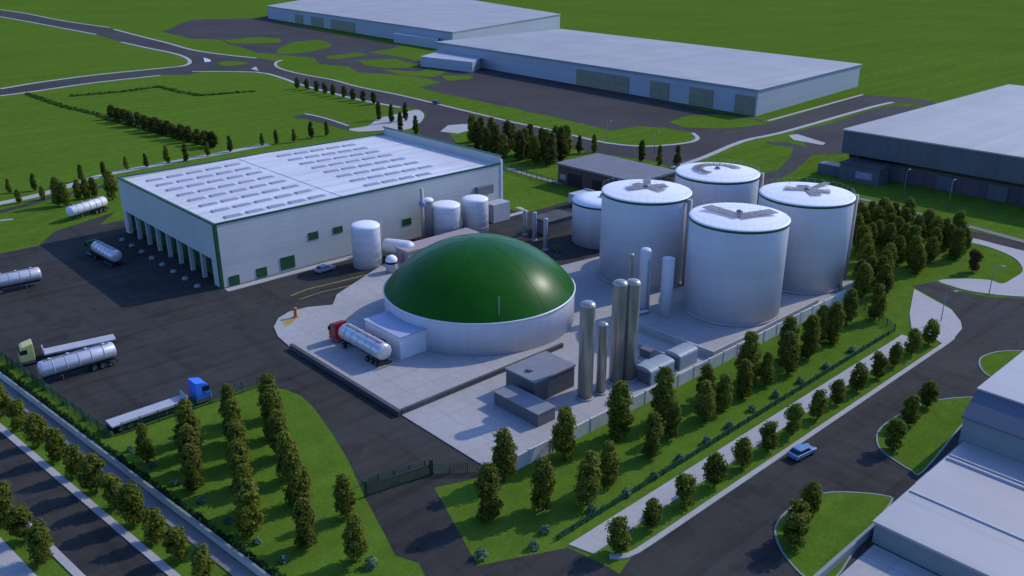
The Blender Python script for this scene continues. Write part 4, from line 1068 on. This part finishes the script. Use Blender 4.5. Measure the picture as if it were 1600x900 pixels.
# trees along the left road
pts=[(lx(25.7,y),y) for y in (141,134.5,128,122,116,110.5,105,100,95,90,85,79.5)]
row(pts,'round','leaf',4.9,'round olive tree, %s from the top along the kerb of the left road','trees along the left road',1.1)
pts=[(lx(15.6,y),y) for y in (112.5,106.0,100.5,95.0)]
row(pts,'round','leaf',4.9,'round olive tree, %s from the top on the corner side of the left road','trees on the corner side of the left road',1.1)
# islands
for k,(u,v,h) in enumerate(((1266,802,4.2),(1243,840,4.8),(1240,858,4.6))):
    tree(*G(u,v),'round','leaf_street',h,['round tree on the tip of the nearest verge, furthest up the road','round tree in the middle of the nearest verge group','round tree nearest the camera on the nearest verge'][k],'trees on the road verges',1.1)
for k,(u,v,h) in enumerate(((1447,638,4.2),(1420,663,4.4),(1394,703,4.6))):
    tree(*G(u,v),'round','leaf_street',h,['round tree at the upper end of the middle verge','round tree in the middle of the middle verge','round tree on the kerb tip of the middle verge'][k],'trees on the road verges',1.1)
# wood beside the tanks
rnd=random.Random(11); W=[]
poly=[(1335,348),(1365,345),(1420,352),(1480,372),(1515,385),(1505,402),(1470,408),(1440,425),(1400,432),(1385,470),(1345,470),(1335,420)]
def inside(p,poly):
    c=False; n=len(poly)
    for i in range(n):
        (x1,y1),(x2,y2)=poly[i],poly[(i+1)%n]
        if (y1>p[1])!=(y2>p[1]) and p[0]<(x2-x1)*(p[1]-y1)/(y2-y1)+x1: c=not c
    return c
Q=GP(poly); bx=[min(q[0] for q in Q),max(q[0] for q in Q)]; by=[min(q[1] for q in Q),max(q[1] for q in Q)]
tries=0
while len(W)<44 and tries<6000:
    tries+=1; p=(rnd.uniform(*bx),rnd.uniform(*by))
    if inside(p,Q) and all(math.hypot(p[0]-q[0],p[1]-q[1])>2.5 for q in W): W.append(p)
for x,y in W: tree(x,y,'bushy','leaf',rnd.uniform(5.0,7.0),'olive tree in the dense wood between the tanks and the bend','trees of the dense wood',1.15)
tree(*G(1519,425),'round','leaf_brown',4.8,'small brownish round tree alone on the grass beyond the wood','lone tree beyond the wood',1.1)
# trees behind the plant, along the back road
B=[(738,222),(752,226),(768,230),(792,238),(820,244),(852,250),(876,252),(745,232),(760,240),(775,246),(786,250),(800,232),(812,250),(828,240),(836,256),(846,244),(860,258),(868,238),(884,244),(905,240),(928,238),(1002,252),(1030,258),(1058,262)]
B=sorted(B)[:20]+sorted(B)[-4:]
for k,(u,v) in enumerate(B):
    big = u<900
    tree(*G(u,v),'cone' if k%3 else 'column','leaf_dark' if k%2 else 'leaf',(9.0 if big else 6.5)*random.uniform(.85,1.15),('tree %s from the warehouse end in the belt along the back road'%ORD[k]),'tree belt along the back road',1.3 if big else 1.05)
# far row beside the back road, small
Fr=[(465,139),(480,141),(495,144),(508,147),(521,150),(538,153),(552,157),(568,160),(584,163)]
for k,(u,v) in enumerate(Fr): tree(*G(u,v),'round','leaf_dark',5.0,'small dark tree, %s from the junction along the far road kerb'%ORD[k],'small dark trees along the far road',1.0)
for k,(u,v) in enumerate(((592,188),(612,192),(634,189),(650,213),(626,206))): tree(*G(u,v),'column','leaf_dark',7.0,['dark tree on the left of the paved corner behind the warehouse','dark tree in the middle of the paved corner','dark tree near the tip of the paved corner','dark tree beside the road below the paved corner','dark tree hard against the back wall of the warehouse'][k],'dark trees on the paved corner',.9)
# trees behind the warehouse
Bk=[(15,302),(55,298),(128,283),(163,276),(198,266),(229,262),(262,255),(291,252),(325,244),(360,238),(410,228),(432,225),(460,222),(487,216),(511,212)]
for k,(u,v) in enumerate(Bk): tree(*G(u,v),'column','leaf_dark' if k%2 else 'leaf',4.4*(1+.012*k)*random.uniform(.85,1.15),'dark young tree, %s from the left edge along the path behind the warehouse'%ORD[k],'young trees along the back path',1.05)
for k,(u,v,h) in enumerate(((30,318,3.6),(68,312,3.6),(93,322,7.5),(104,322,6.0),(124,312,5.2),(136,310,5.6),(148,308,5.2),(176,312,7.5))):
    tree(*G(u,v),'bushy','leaf',h,'bushy olive tree, %s from the left edge on the lawn behind the yard'%ORD[k],'bushy trees behind the yard',1.0)

# hedges, shrubs and scrub
def leaf_strip(name,pts,w,h,leaf,size,dens,seed,zz=0.0,lump=.35):
    rnd=random.Random(seed); b=MB(); b.leafy=True
    for (x0,y0),(x1,y1) in zip(pts,pts[1:]):
        L=math.hypot(x1-x0,y1-y0); n=int(L*dens); d=Vector((x1-x0,y1-y0,0))/max(L,1e-6); s_=Vector((-d.y,d.x,0))
        for i in range(n):
            t=rnd.random(); amp=1+lump*math.sin((x0+t*L)*1.7)*math.sin(t*L*.9+1)
            c=Vector((x0,y0,zz))+d*(t*L)+s_*rnd.uniform(-.5,.5)*w+Vector((0,0,max(.05,h*amp*rnd.random()**.7)))
            nrm=Vector((rnd.gauss(0,.7),rnd.gauss(0,.7),rnd.gauss(.5,.5))).normalized(); u=nrm.orthogonal().normalized(); q=nrm.cross(u)
            s=size*rnd.uniform(.6,1.3)
            b.bm.faces.new([b.bm.verts.new(c+u*s),b.bm.verts.new(c+q*s*.7),b.bm.verts.new(c-u*s),b.bm.verts.new(c-q*s*.7)])
    return b.build(name,leaf)
tag(leaf_strip('hedge',[(lx(30.95,y),y) for y in range(62,170,6)],.6,1.35,'leaf_hedge',.18,80,5),'dark clipped hedge along the inner side of the left pavement','hedge')
tag(leaf_strip('hedge',[(61.5+k*5,59.0+.6*k/17.) for k in range(18)],.4,.4,'leaf_hedge',.13,30,6),'low dark hedge line beside the pale footpath','hedge')
def shrub_proto(seed):
    rnd=random.Random(seed); b=MB(); b.leafy=True
    for i in range(150):
        v=Vector((rnd.gauss(0,1),rnd.gauss(0,1),abs(rnd.gauss(0,1)))).normalized()*rnd.random()**.4; c=Vector((v.x*.75,v.y*.75,v.z*1.1+.15))
        nrm=(v+Vector((rnd.gauss(0,.4),rnd.gauss(0,.4),.3))).normalized(); u=nrm.orthogonal().normalized(); q=nrm.cross(u); s=.2*rnd.uniform(.6,1.3)
        b.bm.faces.new([b.bm.verts.new(c+u*s),b.bm.verts.new(c+q*s*.7),b.bm.verts.new(c-u*s),b.bm.verts.new(c-q*s*.7)])
    return b
sp=[shrub_proto(k).build('shrub','leaf_pale').data for k in range(3)]
for o in [o for o in bpy.data.objects if o.name.startswith('shrub')]: bpy.data.objects.remove(o)
def shrub(p,label,group,s=1.0):
    global TREE_N; TREE_N+=1
    o=bpy.data.objects.new('shrub',sp[TREE_N%3]); COL.objects.link(o); o.location=(p[0],p[1],0); o.scale=(s,s,s); o.rotation_euler=(0,0,random.uniform(0,6))
    tag(o,label,'shrub',group)
shr=[(834,857),(852,832),(925,800),(978,775),(1022,747),(1062,720),(1104,693),(1140,668),(1175,642),(1212,620),(1250,598),(1290,575),(1330,550)]
for k,(u,v) in enumerate(shr): shrub(G(u,v),'pale little shrub, %s from the gate drive along the footpath hedge'%ORD[k],'pale shrubs along the footpath hedge',.9)
for k,y in enumerate((146,139,132,125,118,112,106,100,94,88,82,77)): shrub((lx(33.4,y),y),'pale little shrub, %s from the top beside the left hedge'%ORD[k],'pale shrubs beside the left hedge',.75)
shrub(G(580,885),'pale green shrub at the foot of the grove near the picture bottom','shrubs by the gate drive',1.1)
shrub(G(752,872),'pale green shrub at the right kerb of the gate drive','shrubs by the gate drive',1.1)
shrub(G(870,392),'dark green shrub between the low tank and the dome','shrubs by the dome',1.3)
# field ditches and far scrub hedge
def stuffstrip(px,w,h,leaf,size,dens,seed,name='ditch_scrub'):
    o=leaf_strip(name,GP(px),w,h,leaf,size,dens,seed); o['kind']='stuff'; o['label']='thin dark scrub along a field ditch'; return o
stuffstrip([(42,147),(70,157),(100,167),(150,179),(178,190)],2.0,.7,'ditch',.5,12,21)
stuffstrip([(110,151),(200,143),(248,136),(280,144),(312,150),(400,143)],2.2,.6,'ditch',.6,8,22)
stuffstrip([(172,187),(230,203),(280,217),(336,230)],1.8,.6,'ditch',.5,22,24)
FH=[(176,186),(186,190),(196,192),(205,197),(217,198),(228,203),(236,206),(245,207),(252,211),(263,212),(272,217),(284,219),(296,222),(310,226),(322,229),(333,231)]
for k,(u,v) in enumerate(FH): tree(*G(u,v),'round','leaf_dark',5.2,'dark field bush, %s from the ditch in the line crossing the green field'%ORD[k],'dark bushes crossing the green field',1.25)
